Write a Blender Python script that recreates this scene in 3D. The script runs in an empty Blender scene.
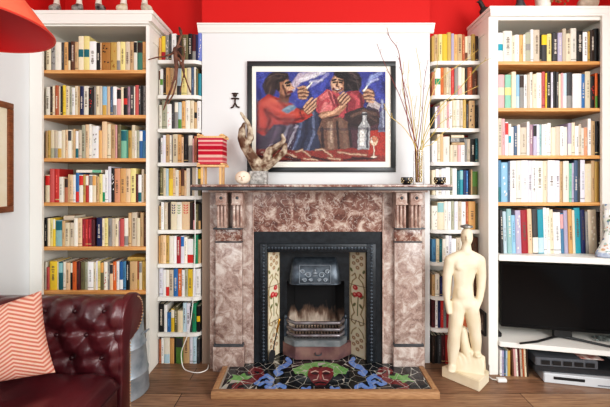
import bpy, bmesh, math, random
import numpy as np
from mathutils import Vector, Matrix
random.seed(7); rng = np.random.default_rng(7)
C = bpy.context.scene.collection
F, VX, VY, EYE = 360.0, 307.0, 180.0, 1.2          # focal length (pixels), vanishing point, eye height (metres)
def WX(px, Y): return (px - VX) * Y / F
def WZ(py, Y): return EYE - (py - VY) * Y / F
def P(px, py, Y): return Vector((WX(px, Y), Y, WZ(py, Y)))
def lin(c):
    return tuple(((v/255)/12.92 if v/255 <= .04045 else ((v/255+.055)/1.055)**2.4) for v in c)

# ------------------------------------------------------------------ materials
MATS = {}
def nodes(m):
    m.use_nodes = True
    return m.node_tree.nodes, m.node_tree.links, m.node_tree.nodes['Principled BSDF']
def mat(name, c, rough=.5, metal=0., c2=None, scale=8., detail=4., bump=0., bscale=60., coat=0., spec=.5, stretch=None, lo=.35, hi=.65):
    if name in MATS: return MATS[name]
    m = bpy.data.materials.new(name); n, l, b = nodes(m)
    b.inputs['Roughness'].default_value = rough; b.inputs['Metallic'].default_value = metal
    b.inputs['Coat Weight'].default_value = coat; b.inputs['Specular IOR Level'].default_value = spec
    b.inputs['Base Color'].default_value = (*lin(c), 1)
    tc = n.new('ShaderNodeTexCoord'); mp = n.new('ShaderNodeMapping'); l.new(tc.outputs['Object'], mp.inputs['Vector'])
    if stretch: mp.inputs['Scale'].default_value = stretch
    if c2:
        t = n.new('ShaderNodeTexNoise'); t.inputs['Scale'].default_value = scale; t.inputs['Detail'].default_value = detail
        l.new(mp.outputs['Vector'], t.inputs['Vector'])
        r = n.new('ShaderNodeValToRGB'); r.color_ramp.elements[0].position = lo; r.color_ramp.elements[1].position = hi
        r.color_ramp.elements[0].color = (*lin(c), 1); r.color_ramp.elements[1].color = (*lin(c2), 1)
        l.new(t.outputs['Fac'], r.inputs['Fac']); l.new(r.outputs['Color'], b.inputs['Base Color'])
    if bump:
        t = n.new('ShaderNodeTexNoise'); t.inputs['Scale'].default_value = bscale; t.inputs['Detail'].default_value = 3
        l.new(mp.outputs['Vector'], t.inputs['Vector'])
        bp = n.new('ShaderNodeBump'); bp.inputs['Strength'].default_value = bump; bp.inputs['Distance'].default_value = .01
        l.new(t.outputs['Fac'], bp.inputs['Height']); l.new(bp.outputs['Normal'], b.inputs['Normal'])
    MATS[name] = m
    return m
def vc_mat(name, rough=.5, coat=0., spec=.4, bump=0.):
    if name in MATS: return MATS[name]
    m = bpy.data.materials.new(name); n, l, b = nodes(m)
    a = n.new('ShaderNodeVertexColor'); a.layer_name = 'Col'
    tc = n.new('ShaderNodeTexCoord'); t = n.new('ShaderNodeTexNoise'); t.inputs['Scale'].default_value = 70
    l.new(tc.outputs['Object'], t.inputs['Vector'])
    mx = n.new('ShaderNodeMix'); mx.data_type = 'RGBA'; mx.blend_type = 'MULTIPLY'; mx.inputs['Factor'].default_value = .18
    l.new(a.outputs['Color'], mx.inputs['A']); l.new(t.outputs['Color'], mx.inputs['B'])
    l.new(mx.outputs['Result'], b.inputs['Base Color'])
    b.inputs['Roughness'].default_value = rough; b.inputs['Coat Weight'].default_value = coat; b.inputs['Specular IOR Level'].default_value = spec
    if bump:
        bp = n.new('ShaderNodeBump'); bp.inputs['Strength'].default_value = bump; bp.inputs['Distance'].default_value = .005
        l.new(t.outputs['Fac'], bp.inputs['Height']); l.new(bp.outputs['Normal'], b.inputs['Normal'])
    MATS[name] = m
    return m
def wall_mat(name, low, high, zsplit):
    m = bpy.data.materials.new(name); n, l, b = nodes(m)
    g = n.new('ShaderNodeNewGeometry'); s = n.new('ShaderNodeSeparateXYZ'); l.new(g.outputs['Position'], s.inputs['Vector'])
    mt = n.new('ShaderNodeMath'); mt.operation = 'GREATER_THAN'; mt.inputs[1].default_value = zsplit; l.new(s.outputs['Z'], mt.inputs[0])
    mx = n.new('ShaderNodeMix'); mx.data_type = 'RGBA'; l.new(mt.outputs[0], mx.inputs['Factor'])
    mx.inputs['A'].default_value = (*lin(low), 1); mx.inputs['B'].default_value = (*lin(high), 1)
    t = n.new('ShaderNodeTexNoise'); t.inputs['Scale'].default_value = 120; l.new(g.outputs['Position'], t.inputs['Vector'])
    bp = n.new('ShaderNodeBump'); bp.inputs['Strength'].default_value = .06; l.new(t.outputs['Fac'], bp.inputs['Height']); l.new(bp.outputs['Normal'], b.inputs['Normal'])
    l.new(mx.outputs['Result'], b.inputs['Base Color']); b.inputs['Roughness'].default_value = .75
    return m
def marble_mat(name, dark, mid, light, scale=7., veins=.5, rough=.22):
    m = bpy.data.materials.new(name); n, l, b = nodes(m)
    tc = n.new('ShaderNodeTexCoord')
    t1 = n.new('ShaderNodeTexNoise'); t1.inputs['Scale'].default_value = scale; t1.inputs['Detail'].default_value = 8; t1.inputs['Roughness'].default_value = .65; t1.inputs['Distortion'].default_value = 1.2
    l.new(tc.outputs['Object'], t1.inputs['Vector'])
    r = n.new('ShaderNodeValToRGB'); e = r.color_ramp.elements
    e[0].position = .34; e[0].color = (*lin(dark), 1); e[1].position = .66; e[1].color = (*lin(light), 1)
    k = e.new(.5); k.color = (*lin(mid), 1)
    l.new(t1.outputs['Fac'], r.inputs['Fac'])
    t2 = n.new('ShaderNodeTexNoise'); t2.inputs['Scale'].default_value = scale*1.7; t2.inputs['Detail'].default_value = 6; t2.inputs['Distortion'].default_value = 1.1
    l.new(tc.outputs['Object'], t2.inputs['Vector'])
    r2 = n.new('ShaderNodeValToRGB'); f = r2.color_ramp.elements
    f[0].position = .475; f[0].color = (0, 0, 0, 1); f[1].position = .525; f[1].color = (0, 0, 0, 1); q = f.new(.5); q.color = (1, 1, 1, 1)
    l.new(t2.outputs['Fac'], r2.inputs['Fac'])
    mu = n.new('ShaderNodeMath'); mu.operation = 'MULTIPLY'; mu.inputs[1].default_value = veins; l.new(r2.outputs['Color'], mu.inputs[0])
    mx = n.new('ShaderNodeMix'); mx.data_type = 'RGBA'; l.new(mu.outputs[0], mx.inputs['Factor']); l.new(r.outputs['Color'], mx.inputs['A']); mx.inputs['B'].default_value = (*lin((232, 222, 212)), 1)
    l.new(mx.outputs['Result'], b.inputs['Base Color']); b.inputs['Roughness'].default_value = rough
    return m
def wood_floor():
    m = bpy.data.materials.new('floorboards'); n, l, b = nodes(m)
    tc = n.new('ShaderNodeTexCoord')
    br = n.new('ShaderNodeTexBrick'); br.inputs['Scale'].default_value = 1; br.inputs['Brick Width'].default_value = 1.9; br.inputs['Row Height'].default_value = .135
    br.inputs['Mortar Size'].default_value = .0022; br.inputs['Color1'].default_value = (*lin((142, 110, 86)), 1); br.inputs['Color2'].default_value = (*lin((176, 142, 112)), 1); br.inputs['Mortar'].default_value = (*lin((50, 34, 24)), 1)
    br.offset = .37; l.new(tc.outputs['Object'], br.inputs['Vector'])
    mp = n.new('ShaderNodeMapping'); mp.inputs['Scale'].default_value = (2.2, 26, 1); l.new(tc.outputs['Object'], mp.inputs['Vector'])
    t = n.new('ShaderNodeTexNoise'); t.inputs['Scale'].default_value = 3; t.inputs['Detail'].default_value = 7; t.inputs['Distortion'].default_value = .9; l.new(mp.outputs['Vector'], t.inputs['Vector'])
    r = n.new('ShaderNodeValToRGB'); r.color_ramp.elements[0].position = .3; r.color_ramp.elements[0].color = (.42, .36, .32, 1); r.color_ramp.elements[1].position = .7; r.color_ramp.elements[1].color = (1.0, 1.0, 1.0, 1)
    l.new(t.outputs['Fac'], r.inputs['Fac'])
    mx = n.new('ShaderNodeMix'); mx.data_type = 'RGBA'; mx.blend_type = 'MULTIPLY'; mx.inputs['Factor'].default_value = .85
    l.new(br.outputs['Color'], mx.inputs['A']); l.new(r.outputs['Color'], mx.inputs['B']); l.new(mx.outputs['Result'], b.inputs['Base Color'])
    b.inputs['Roughness'].default_value = .42
    bp = n.new('ShaderNodeBump'); bp.inputs['Strength'].default_value = .15; bp.inputs['Distance'].default_value = .004; l.new(t.outputs['Fac'], bp.inputs['Height']); l.new(bp.outputs['Normal'], b.inputs['Normal'])
    return m
def glass_mat(name, c=(255, 255, 255), rough=0., ior=1.45):
    m = bpy.data.materials.new(name); n, l, b = nodes(m)
    b.inputs['Base Color'].default_value = (*lin(c), 1); b.inputs['Transmission Weight'].default_value = 1; b.inputs['Roughness'].default_value = rough; b.inputs['IOR'].default_value = ior
    return m
def pane_mat(name):
    m = bpy.data.materials.new(name); n, l, b = nodes(m)
    o = [x for x in n if x.type == 'OUTPUT_MATERIAL'][0]
    tr = n.new('ShaderNodeBsdfTransparent'); gl = n.new('ShaderNodeBsdfGlossy'); gl.inputs['Roughness'].default_value = .02
    fr = n.new('ShaderNodeFresnel'); fr.inputs['IOR'].default_value = 1.12; ms = n.new('ShaderNodeMixShader')
    l.new(fr.outputs[0], ms.inputs[0]); l.new(tr.outputs[0], ms.inputs[1]); l.new(gl.outputs[0], ms.inputs[2]); l.new(ms.outputs[0], o.inputs['Surface'])
    return m

WHITE = mat('white_paint', (232, 230, 224), .45)
CREAMP = mat('cream_paint', (238, 235, 227), .5)
SHELFW = mat('pine_shelf', (196, 136, 78), .5, c2=(222, 168, 108), scale=5, stretch=(1, 8, 20))
BACKP = mat('bookcase_back', (176, 168, 152), .8)
MARBLE = marble_mat('red_marble', (84, 52, 45), (128, 92, 81), (202, 185, 172), 11, .5)
MARBLE2 = marble_mat('pale_red_marble', (122, 98, 91), (162, 141, 132), (202, 191, 184), 14, .28, .3)
MARBLE3 = marble_mat('carved_red_marble', (140, 108, 98), (172, 144, 132), (208, 192, 182), 16, .2, .35)
SLATE = mat('slate_edge', (52, 54, 58), .35, c2=(74, 76, 80))
IRON = mat('cast_iron', (22, 27, 32), .4, .3, c2=(36, 42, 48), scale=30, bump=.1, bscale=200)
IRONL = mat('blackleaded_iron', (54, 62, 70), .36, .5, c2=(84, 92, 100), scale=25)
STEELB = mat('polished_bar', (138, 136, 140), .32, .5, c2=(104, 94, 96), scale=20)
COPPER = mat('ash_pan_metal', (112, 80, 84), .36, .45, c2=(150, 118, 112), scale=10)
LEATHER = mat('oxblood_leather', (62, 16, 23), .3, c2=(86, 27, 34), scale=6, bump=.12, bscale=220, coat=.25)
LEATHERD = mat('dark_leather', (48, 10, 16), .38, c2=(62, 14, 22), scale=6)
BRASS = mat('brass', (190, 140, 60), .25, 1.)
ZINC = mat('galvanised_steel', (150, 162, 172), .42, .55, c2=(184, 194, 202), scale=14, detail=6)
STONE = mat('white_plaster_stone', (222, 206, 176), .65, c2=(230, 216, 190), scale=12, bump=.05, bscale=90)
OAK = mat('hearth_oak', (150, 112, 80), .5, c2=(178, 140, 104), scale=6, stretch=(3, 30, 30))
PINE = mat('pale_pine', (214, 166, 112), .5, c2=(228, 184, 132), scale=10, stretch=(12, 12, 2))
DRIFT = mat('dark_driftwood', (72, 42, 32), .6, c2=(124, 82, 62), scale=22, bump=.3, bscale=90)
HANDW = mat('weathered_wood', (88, 58, 38), .65, c2=(194, 180, 158), scale=22, detail=6, bump=.6, bscale=70, lo=.42, hi=.6)
BLACK = mat('black_plastic', (18, 18, 20), .35)
BLACKW = mat('black_frame', (30, 34, 36), .4)
SCREEN = mat('screen_glass', (5, 5, 7), .12, spec=.22)
BROWNW = mat('brown_frame', (110, 62, 34), .4, c2=(136, 82, 48), scale=8, stretch=(4, 4, 18))
MATB = mat('mount_board', (238, 234, 222), .8)
WCABLE = mat('white_cable', (232, 230, 226), .4)
VC = vc_mat('painted_colours', .55)
VCB = vc_mat('book_covers', .5)
VCG = vc_mat('glazed_colours', .16, .4)
VCF = vc_mat('woven_colours', .85, 0, .2, .3)

# ------------------------------------------------------------------ builders
def link(name, me, parent=None, loc=None):
    o = bpy.data.objects.new(name, me); C.objects.link(o)
    if parent is not None:
        o.parent = parent
        w = parent['_loc'] if '_loc' in parent.keys() else (0, 0, 0)
        o['_loc'] = w
        if parent.type == 'EMPTY': o.matrix_parent_inverse = Matrix.Translation(-Vector(w))
    return o
def thing(name, label, cat, loc=(0, 0, 0), group=None):
    o = bpy.data.objects.new(name, None); C.objects.link(o); o.location = loc; o['_loc'] = tuple(loc)
    o.empty_display_size = .05; o['label'] = label; o['category'] = cat
    if group: o['group'] = group
    return o
def tag(o, label, cat, group=None):
    o['label'] = label; o['category'] = cat
    if group: o['group'] = group
    return o
def structure(o): o['kind'] = 'structure'; return o

class MB:
    def __init__(s): s.bm = bmesh.new()
    def box(s, x0, x1, y0, y1, z0, z1, bev=0):
        r = bmesh.ops.create_cube(s.bm, size=1); vs = r['verts']
        for v in vs: v.co = Vector(((x0+x1)/2 + v.co.x*(x1-x0), (y0+y1)/2 + v.co.y*(y1-y0), (z0+z1)/2 + v.co.z*(z1-z0)))
        if bev:
            es = list({e for v in vs for e in v.link_edges})
            bmesh.ops.bevel(s.bm, geom=es, offset=bev, segments=2, affect='EDGES', profile=.5)
        return s
    def tube(s, pts, r, n=8, cap=True):
        pts = [Vector(p) for p in pts]; m = len(pts); rs = r if isinstance(r, (list, tuple)) else [r]*m
        rings = []; up = Vector((0, 0, 1))
        t0 = (pts[1]-pts[0]).normalized()
        nrm = t0.cross(up) if abs(t0.dot(up)) < .95 else t0.cross(Vector((1, 0, 0))); nrm.normalize()
        for i, p in enumerate(pts):
            t = (pts[min(i+1, m-1)] - pts[max(i-1, 0)]).normalized()
            nrm = (nrm - t*nrm.dot(t)).normalized(); bn = t.cross(nrm)
            rings.append([s.bm.verts.new(p + (nrm*math.cos(2*math.pi*k/n) + bn*math.sin(2*math.pi*k/n))*rs[i]) for k in range(n)])
        for a, b in zip(rings, rings[1:]):
            for k in range(n): s.bm.faces.new((a[k], a[(k+1) % n], b[(k+1) % n], b[k]))
        if cap: s.bm.faces.new(rings[0][::-1]); s.bm.faces.new(rings[-1])
        return s
    def lathe(s, cx, cy, prof, n=32, sx=1, sy=1, closed=True):
        rings = []
        for r, z in prof:
            rings.append([s.bm.verts.new((cx + r*sx*math.cos(2*math.pi*k/n), cy + r*sy*math.sin(2*math.pi*k/n), z)) for k in range(n)])
        for a, b in zip(rings, rings[1:]):
            for k in range(n): s.bm.faces.new((a[k], a[(k+1) % n], b[(k+1) % n], b[k]))
        if closed: s.bm.faces.new(rings[0][::-1]); s.bm.faces.new(rings[-1])
        return s
    def ball(s, c, r, u=16, v=10, rot=None):
        r = r if isinstance(r, (tuple, list)) else (r, r, r)
        q = bmesh.ops.create_uvsphere(s.bm, u_segments=u, v_segments=v, radius=1)['verts']
        for p in q:
            w = Vector((p.co.x*r[0], p.co.y*r[1], p.co.z*r[2]))
            if rot is not None: w = rot @ w
            p.co = Vector(c) + w
        return s
    def prism(s, poly, a0, a1, axis='z', bev=0):
        def mk(p, a): return {'z': (p[0], p[1], a), 'y': (p[0], a, p[1]), 'x': (a, p[0], p[1])}[axis]
        A = [s.bm.verts.new(mk(p, a0)) for p in poly]; B = [s.bm.verts.new(mk(p, a1)) for p in poly]
        n = len(poly)
        fs = [s.bm.faces.new(A[::-1]), s.bm.faces.new(B)]
        for k in range(n): fs.append(s.bm.faces.new((A[k], A[(k+1) % n], B[(k+1) % n], B[k])))
        if bev: bmesh.ops.bevel(s.bm, geom=list({e for f in fs for e in f.edges}), offset=bev, segments=2, affect='EDGES')
        return s
    def quad(s, a, b, c, d): s.bm.faces.new([s.bm.verts.new(Vector(p)) for p in (a, b, c, d)]); return s
    def cone_seg(s, p, q, r0, r1):
        tb = bmesh.new()
        for c, r in ((p, r0), (q, r1)):
            r = r if isinstance(r, (tuple, list)) else (r, r, r)
            for j in range(9):
                th = math.pi*j/8
                for k in range(1 if j in (0, 8) else 14):
                    ph = 2*math.pi*k/14 + j*.2
                    tb.verts.new(Vector(c) + Vector((math.sin(th)*math.cos(ph)*r[0], math.sin(th)*math.sin(ph)*r[1], math.cos(th)*r[2])))
        bmesh.ops.convex_hull(tb, input=tb.verts[:])
        loose = [v for v in tb.verts if not v.link_faces]
        bmesh.ops.delete(tb, geom=loose, context='VERTS')
        mp_ = {v: s.bm.verts.new(v.co) for v in tb.verts}
        for f in tb.faces: s.bm.faces.new([mp_[v] for v in f.verts])
        tb.free(); return s
    def build(s, name, m, parent=None, smooth=True, ang=38):
        bmesh.ops.recalc_face_normals(s.bm, faces=s.bm.faces)
        me = bpy.data.meshes.new(name); s.bm.to_mesh(me); s.bm.free()
        if smooth: me.shade_smooth(); me.set_sharp_from_angle(angle=math.radians(ang))
        for q in (m if isinstance(m, list) else [m]): me.materials.append(q)
        return link(name, me, parent)
    def remeshed(s, name, m, parent=None, voxel=.006, smooth=6):
        me = bpy.data.meshes.new(name); s.bm.to_mesh(me); s.bm.free()
        o = bpy.data.objects.new('remesh_source', me); C.objects.link(o)
        d = o.modifiers.new('r', 'REMESH'); d.mode = 'VOXEL'; d.voxel_size = voxel
        d2 = o.modifiers.new('s', 'SMOOTH'); d2.iterations = smooth; d2.factor = .5
        dg = bpy.context.evaluated_depsgraph_get(); dg.update()
        me2 = bpy.data.meshes.new_from_object(o.evaluated_get(dg)); bpy.data.objects.remove(o)
        me2.name = name; me2.shade_smooth(); me2.materials.clear(); me2.materials.append(m)
        return link(name, me2, parent)

def grid_mesh(name, pts, cols, m, parent=None, smooth=True):
    """pts: (nv, nu, 3) array; cols: (nv, nu, 3) sRGB 0-255 array or None."""
    nv, nu = pts.shape[:2]; me = bpy.data.meshes.new(name)
    idx = np.arange(nv*nu).reshape(nv, nu)
    f = np.stack([idx[:-1, :-1], idx[:-1, 1:], idx[1:, 1:], idx[1:, :-1]], -1).reshape(-1, 4)
    me.from_pydata(pts.reshape(-1, 3).tolist(), [], f.tolist())
    if cols is not None:
        c = np.clip(cols.reshape(-1, 3)/255, 0, 1); c = np.where(c <= .04045, c/12.92, ((c+.055)/1.055)**2.4)
        a = me.color_attributes.new('Col', 'FLOAT_COLOR', 'POINT')
        a.data.foreach_set('color', np.concatenate([c, np.ones((len(c), 1))], 1).astype(np.float32).ravel())
    if smooth: me.shade_smooth()
    me.materials.append(m)
    return link(name, me, parent)

class Paint:
    """Colour field sampled at points (x, y): fills, ellipses and brush strokes laid down in order."""
    def __init__(s, x, y, bg): s.x, s.y = x, y; s.c = np.zeros(x.shape + (3,)); s.c[:] = bg
    def put(s, mk, col, a=1.):
        mk = (mk*a)[..., None] if mk.dtype != bool else (mk.astype(float)*a)[..., None]
        s.c = s.c*(1-mk) + np.array(col, float)*mk
    def wob(s, amp, k=.5, seed=0):
        return amp*(np.sin(s.x*k + seed) * np.cos(s.y*k*1.3 + 2*seed) + .5*np.sin(s.x*k*2.3 + s.y*k*1.9 + seed))
    def ell(s, cx, cy, rx, ry, col, rot=0, a=1., soft=.25):
        dx, dy = s.x-cx, s.y-cy; r = math.radians(rot); u = dx*math.cos(r)+dy*math.sin(r); v = -dx*math.sin(r)+dy*math.cos(r)
        d = np.sqrt((u/rx)**2 + (v/ry)**2); s.put(np.clip((1-d)/soft+.5, 0, 1), col, a)
    def poly(s, pts, col, a=1.):
        ins = np.zeros(s.x.shape, bool); n = len(pts)
        for i in range(n):
            (x0, y0), (x1, y1) = pts[i], pts[(i+1) % n]
            if y0 == y1: continue
            ins ^= ((y0 > s.y) != (y1 > s.y)) & (s.x < (x1-x0)*(s.y-y0)/(y1-y0) + x0)
        s.put(ins, col, a)
    def line(s, pts, w, col, a=1., soft=.4):
        for (x0, y0), (x1, y1) in zip(pts, pts[1:]):
            dx, dy = x1-x0, y1-y0; L = dx*dx+dy*dy+1e-9
            t = np.clip(((s.x-x0)*dx + (s.y-y0)*dy)/L, 0, 1); d = np.hypot(s.x-x0-t*dx, s.y-y0-t*dy)
            s.put(np.clip((w-d)/max(soft, 1e-6)+.5, 0, 1), col, a)
    def noise(s, amp, k=1., seed=1):
        n = np.sin(s.x*k*1.7+seed)*np.sin(s.y*k*2.1-seed) + np.sin(s.x*k*.7-s.y*k*1.1+2*seed) + .6*np.sin(s.x*k*3.1+s.y*k*2.7)
        s.c = np.clip(s.c + (n*amp)[..., None], 0, 255)

# ------------------------------------------------------------------ camera, light, world
cam = bpy.data.cameras.new('camera'); co = bpy.data.objects.new('camera', cam); C.objects.link(co)
co.location = (0, 0, EYE); co.rotation_euler = (math.pi/2, 0, 0); cam.sensor_width = 36; cam.lens = F/610*36
cam.shift_x = -2/610; cam.shift_y = -23.5/610; cam.clip_start = .02
bpy.context.scene.camera = co
def area(name, loc, aim, sx, sy, e, col=(1, 1, 1)):
    l = bpy.data.lights.new(name, 'AREA'); l.shape = 'RECTANGLE'; l.size = sx; l.size_y = sy; l.energy = e; l.color = col
    o = bpy.data.objects.new(name, l); C.objects.link(o); o.location = loc
    o.rotation_euler = (Vector(aim)-Vector(loc)).to_track_quat('-Z', 'Y').to_euler(); return o
area('window_daylight', (2.0, -1.0, 1.75), (.1, 2.3, .9), 1.4, 1.7, 70, (1., .985, .96))
area('bay_daylight', (-1.0, -1.7, 1.85), (.4, 2.3, 1.05), 1.6, 1.6, 44, (.95, .98, 1.))
area('side_fill', (1.95, .35, 1.5), (-1.7, 1.5, 1.2), 1.0, 1.5, 26, (.97, .985, 1.))  # unseen fill added to brighten the left wall and sofa
wd = bpy.data.worlds.new('world'); bpy.context.scene.world = wd; wd.use_nodes = True
wd.node_tree.nodes['Background'].inputs[0].default_value = (1, .985, .96, 1); wd.node_tree.nodes['Background'].inputs[1].default_value = .62
vs = bpy.context.scene.view_settings; vs.view_transform = 'Standard'; vs.look = 'None'; vs.exposure = .12; vs.gamma = 1.
vs.use_curve_mapping = True; cm = vs.curve_mapping; cu_ = cm.curves[3]
for x_, y_ in ((.05, .034), (.25, .238), (.6, .625)): cu_.points.new(x_, y_)
cm.update()

# ------------------------------------------------------------------ room shell
RED = (196, 14, 10)
XL, XR, CBL, CBR, CBY, ALY = -1.70, 1.93, -.688, .805, 2.36, 2.53
WBACK = wall_mat('alcove_paint', (226, 222, 214), RED, 1.5)
WCHIM = wall_mat('chimney_paint', (224, 225, 225), RED, 2.2)
WLEFT = wall_mat('side_paint', (226, 230, 232), RED, 2.26)
structure(MB().box(XL-.1, XR+.1, -2.6, 3.0, -.1, 0).build('floor', wood_floor(), smooth=False))
structure(MB().box(XL-.1, XR+.1, -2.6, 3.0, 2.95, 3.05).build('ceiling', WHITE, smooth=False))
structure(MB().box(XL-.1, XL, -2.6, 3.0, 0, 2.95).build('wall_left', WLEFT, smooth=False))
structure(MB().box(XR, XR+.1, 1.2, 3.0, 0, 2.95).build('wall_right', WLEFT, smooth=False))
structure(MB().box(XL, CBL, ALY, ALY+.1, 0, 2.95).build('wall_back_left', WBACK, smooth=False))
structure(MB().box(CBR, XR, ALY, ALY+.1, 0, 2.95).build('wall_back_right', WBACK, smooth=False))
w = MB(); w.box(CBL, -.30, CBY, 2.9, 0, 2.95).box(.435, CBR, CBY, 2.9, 0, 2.95).box(-.30, .435, CBY, 2.9, .80, 2.95).box(-.30, .435, 2.72, 2.9, 0, .80)
structure(w.build('wall_chimney_breast', WCHIM, smooth=False))
m = MB(); z0, z1 = WZ(33.5, CBY), WZ(25, CBY)
prof = [(CBY-.001, z0), (CBY-.010, z0+.006), (CBY-.012, z0+.018), (CBY-.022, z0+.030), (CBY-.026, z0+.044), (CBY-.034, z0+.047), (CBY-.034, z1), (CBY-.001, z1)]
m.prism(prof, CBL-.024, CBR+.024, 'x'); structure(m.build('trim_1', WHITE))
structure(MB().box(CBL+.002, -.619, CBY-.008, CBY-.0005, .0, 1.12).build('shade_strip', mat('taupe_shade', (150, 132, 118), .6), smooth=False))  # taupe board added to put the mantel's shade on the white wall

# ------------------------------------------------------------------ bookcases
def shelf_board(m, x0, x1, yf, yb, py, th, name, mt, root, poly=None):
    z = WZ(py, yf); b = MB()
    if poly: b.prism(poly, z-th, z, 'z', .002)
    else: b.box(x0, x1, yf, yb, z-th, z, .0015)
    b.build(name, mt, root); return z
BF, BB = 2.22, 2.518
A_IN0, A_IN1, A_OUT1 = WX(44, BF), WX(146, BF), WX(148.7, BF)
A_EDGES = [69.9, 114.9, 158.2, 202.6, 247.0, 291.0]
bc = thing('tall_bookcase', 'tall white painted bookcase with pine shelves of books behind the leather sofa', 'bookcase', (-1.33, 2.37, 0))
topA = WZ(10, BF-.02)
MB().box(XL+.002, XL+.034, BF, BB, .0, topA-.0805).build('side_panel', CREAMP, bc, False)
b = MB(); b.box(A_IN1, A_OUT1, BF, BB, 0, topA-.0805)
b.build('side_panel', CREAMP, bc, False)
b = MB(); x = A_OUT1; b.box(x, x+.005, BF+.0, BF+.05, .06, topA-.09).box(x, x+.005, BF+.051, BB-.002, topA-.17, topA-.09); b.build('panel_moulding', CREAMP, bc, False)
MB().box(XL+.002, A_IN0, BF-.018, BF-.0005, 0, topA-.0805).build('stile', CREAMP, bc, False)
MB().box(XL+.0345, A_IN1-.0005, BB-.012, BB, 0.06, topA-.0805).build('back_panel', BACKP, bc, False)
MB().box(A_IN0+.001, A_IN1-.001, BF-.0, BF+.02, WZ(26, BF), topA-.0808).build('top_rail', CREAMP, bc, False)
MB().box(XL+.001, A_OUT1+.004, BF-.016, BB, topA-.080, topA-.066).box(XL+.001, A_OUT1+.026, BF-.018, BB, topA-.066, topA-.022, .003).box(XL+.001, A_OUT1+.036, BF-.021, BB, topA-.022, topA, .002).build('cornice', CREAMP, bc, False)
ZA = [shelf_board(None, XL+.035, A_IN1-.001, BF+.001, BB-.0125, y, .021, 'shelf', SHELFW, bc) for y in A_EDGES]
MB().box(XL+.035, A_IN1-.001, BF+.001, BB-.0125, .06, .085).build('shelf', SHELFW, bc, False)
MB().box(A_IN0+.001, A_IN1-.001, BF+.01, BF+.028, 0, .0595).build('plinth', CREAMP, bc, False)

D_OUT0, D_IN0, D_IN1 = WX(489.5, BF), WX(498, BF), WX(600, BF)
D_EDGES = [61.2, 107.9, 155.3, 202.4]
bd = thing('tall_bookcase', 'tall white painted bookcase with pine shelves of books above the television', 'bookcase', (1.53, 2.37, 0))
topD = WZ(6, BF-.02)
MB().box(D_OUT0, D_IN0, BF, BB, 0, topD-.058).build('side_panel', CREAMP, bd, False)
b = MB(); x = D_OUT0; b.box(x-.005, x, BF, BF+.05, .06, topD-.06).box(x-.005, x, BF+.051, BB-.002, topD-.14, topD-.06); b.build('panel_moulding', CREAMP, bd, False)
MB().box(D_IN1+.036, XR-.002, BF+.0, BB, .78, topD-.058).build('side_panel', CREAMP, bd, False)
MB().box(D_IN1, XR-.002, BF-.018, BF-.0005, .78, topD-.058).build('stile', CREAMP, bd, False)
MB().box(D_IN0+.0005, D_IN1+.0355, BB-.012, BB, .2, topD-.058).build('back_panel', BACKP, bd, False)
MB().box(D_IN0+.001, D_IN1-.001, BF, BF+.02, WZ(20, BF), topD-.0582).build('top_rail', CREAMP, bd, False)
MB().box(D_OUT0-.001, XR-.002, BF-.018, BB, topD-.0575, topD-.046).box(D_OUT0-.004, XR-.002, BF-.020, BB, topD-.046, topD-.018, .003).box(D_OUT0-.010, XR-.002, BF-.024, BB, topD-.018, topD, .002).build('cornice', CREAMP, bd, False)
ZD = [shelf_board(None, D_IN0+.001, D_IN1+.035, BF+.001, BB-.0125, y, .021, 'shelf', SHELFW, bd) for y in D_EDGES]
# the two boards round the television run forward on the far side
ZD.append(shelf_board(None, 0, 0, BF, 0, 254.4, .036, 'counter_board', WHITE, bd, poly=[(D_IN0+.001, BF-.012), (1.60, 2.135), (XR-.003, 2.065), (XR-.003, BB-.0125), (D_IN0+.001, BB-.0125)]))
ZTV = shelf_board(None, 0, 0, 2.2, 0, 341.7, .030, 'counter_board', WHITE, bd, poly=[(D_IN0+.001, 2.20), (1.60, 2.11), (XR-.003, 2.035), (XR-.003, BB-.0125), (D_IN0+.001, BB-.0125)])

def alcove_unit(label, x0, x1, edges, round_right, loc):
    t = thing('alcove_shelves', label, 'shelves', loc); zs = []
    for y in edges:
        yf = 2.335; z = WZ(y, yf); r = .05; yb = ALY-.002
        if round_right:
            arc = [(x1-r+r*math.sin(a), yf+r-r*math.cos(a)) for a in [k*math.pi/2/8 for k in range(9)]]
            poly = [(x0, yf)] + arc + [(x1, yb), (x0, yb)]
        else:
            arc = [(x0+r-r*math.sin(a), yf+r-r*math.cos(a)) for a in [k*math.pi/2/8 for k in range(9)]]
            poly = [(x1, yf)] + arc + [(x0, yb), (x1, yb)]
        MB().prism(poly, z-.023, z, 'z').build('shelf', WHITE, t, True, 60); zs.append(z)
    return t, zs
B_EDGES = [59.9, 95, 128.7, 162.6, 196, 230.1, 264.2, 297.4, 333.2]
C_EDGES = [60.9, 95, 128.4, 162, 195, 230, 262.7, 297, 329]
_, ZB = alcove_unit('narrow white alcove shelves with rounded ends beside the striped yarn frame', A_OUT1+.006, CBL-.001, B_EDGES, True, (-.83, 2.43, 0))
_, ZC = alcove_unit('narrow white alcove shelves with rounded ends behind the white statue', CBR+.001, D_OUT0-.006, C_EDGES, False, (.97, 2.43, 0))
ZB.append(.0); ZC.append(.0)

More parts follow.
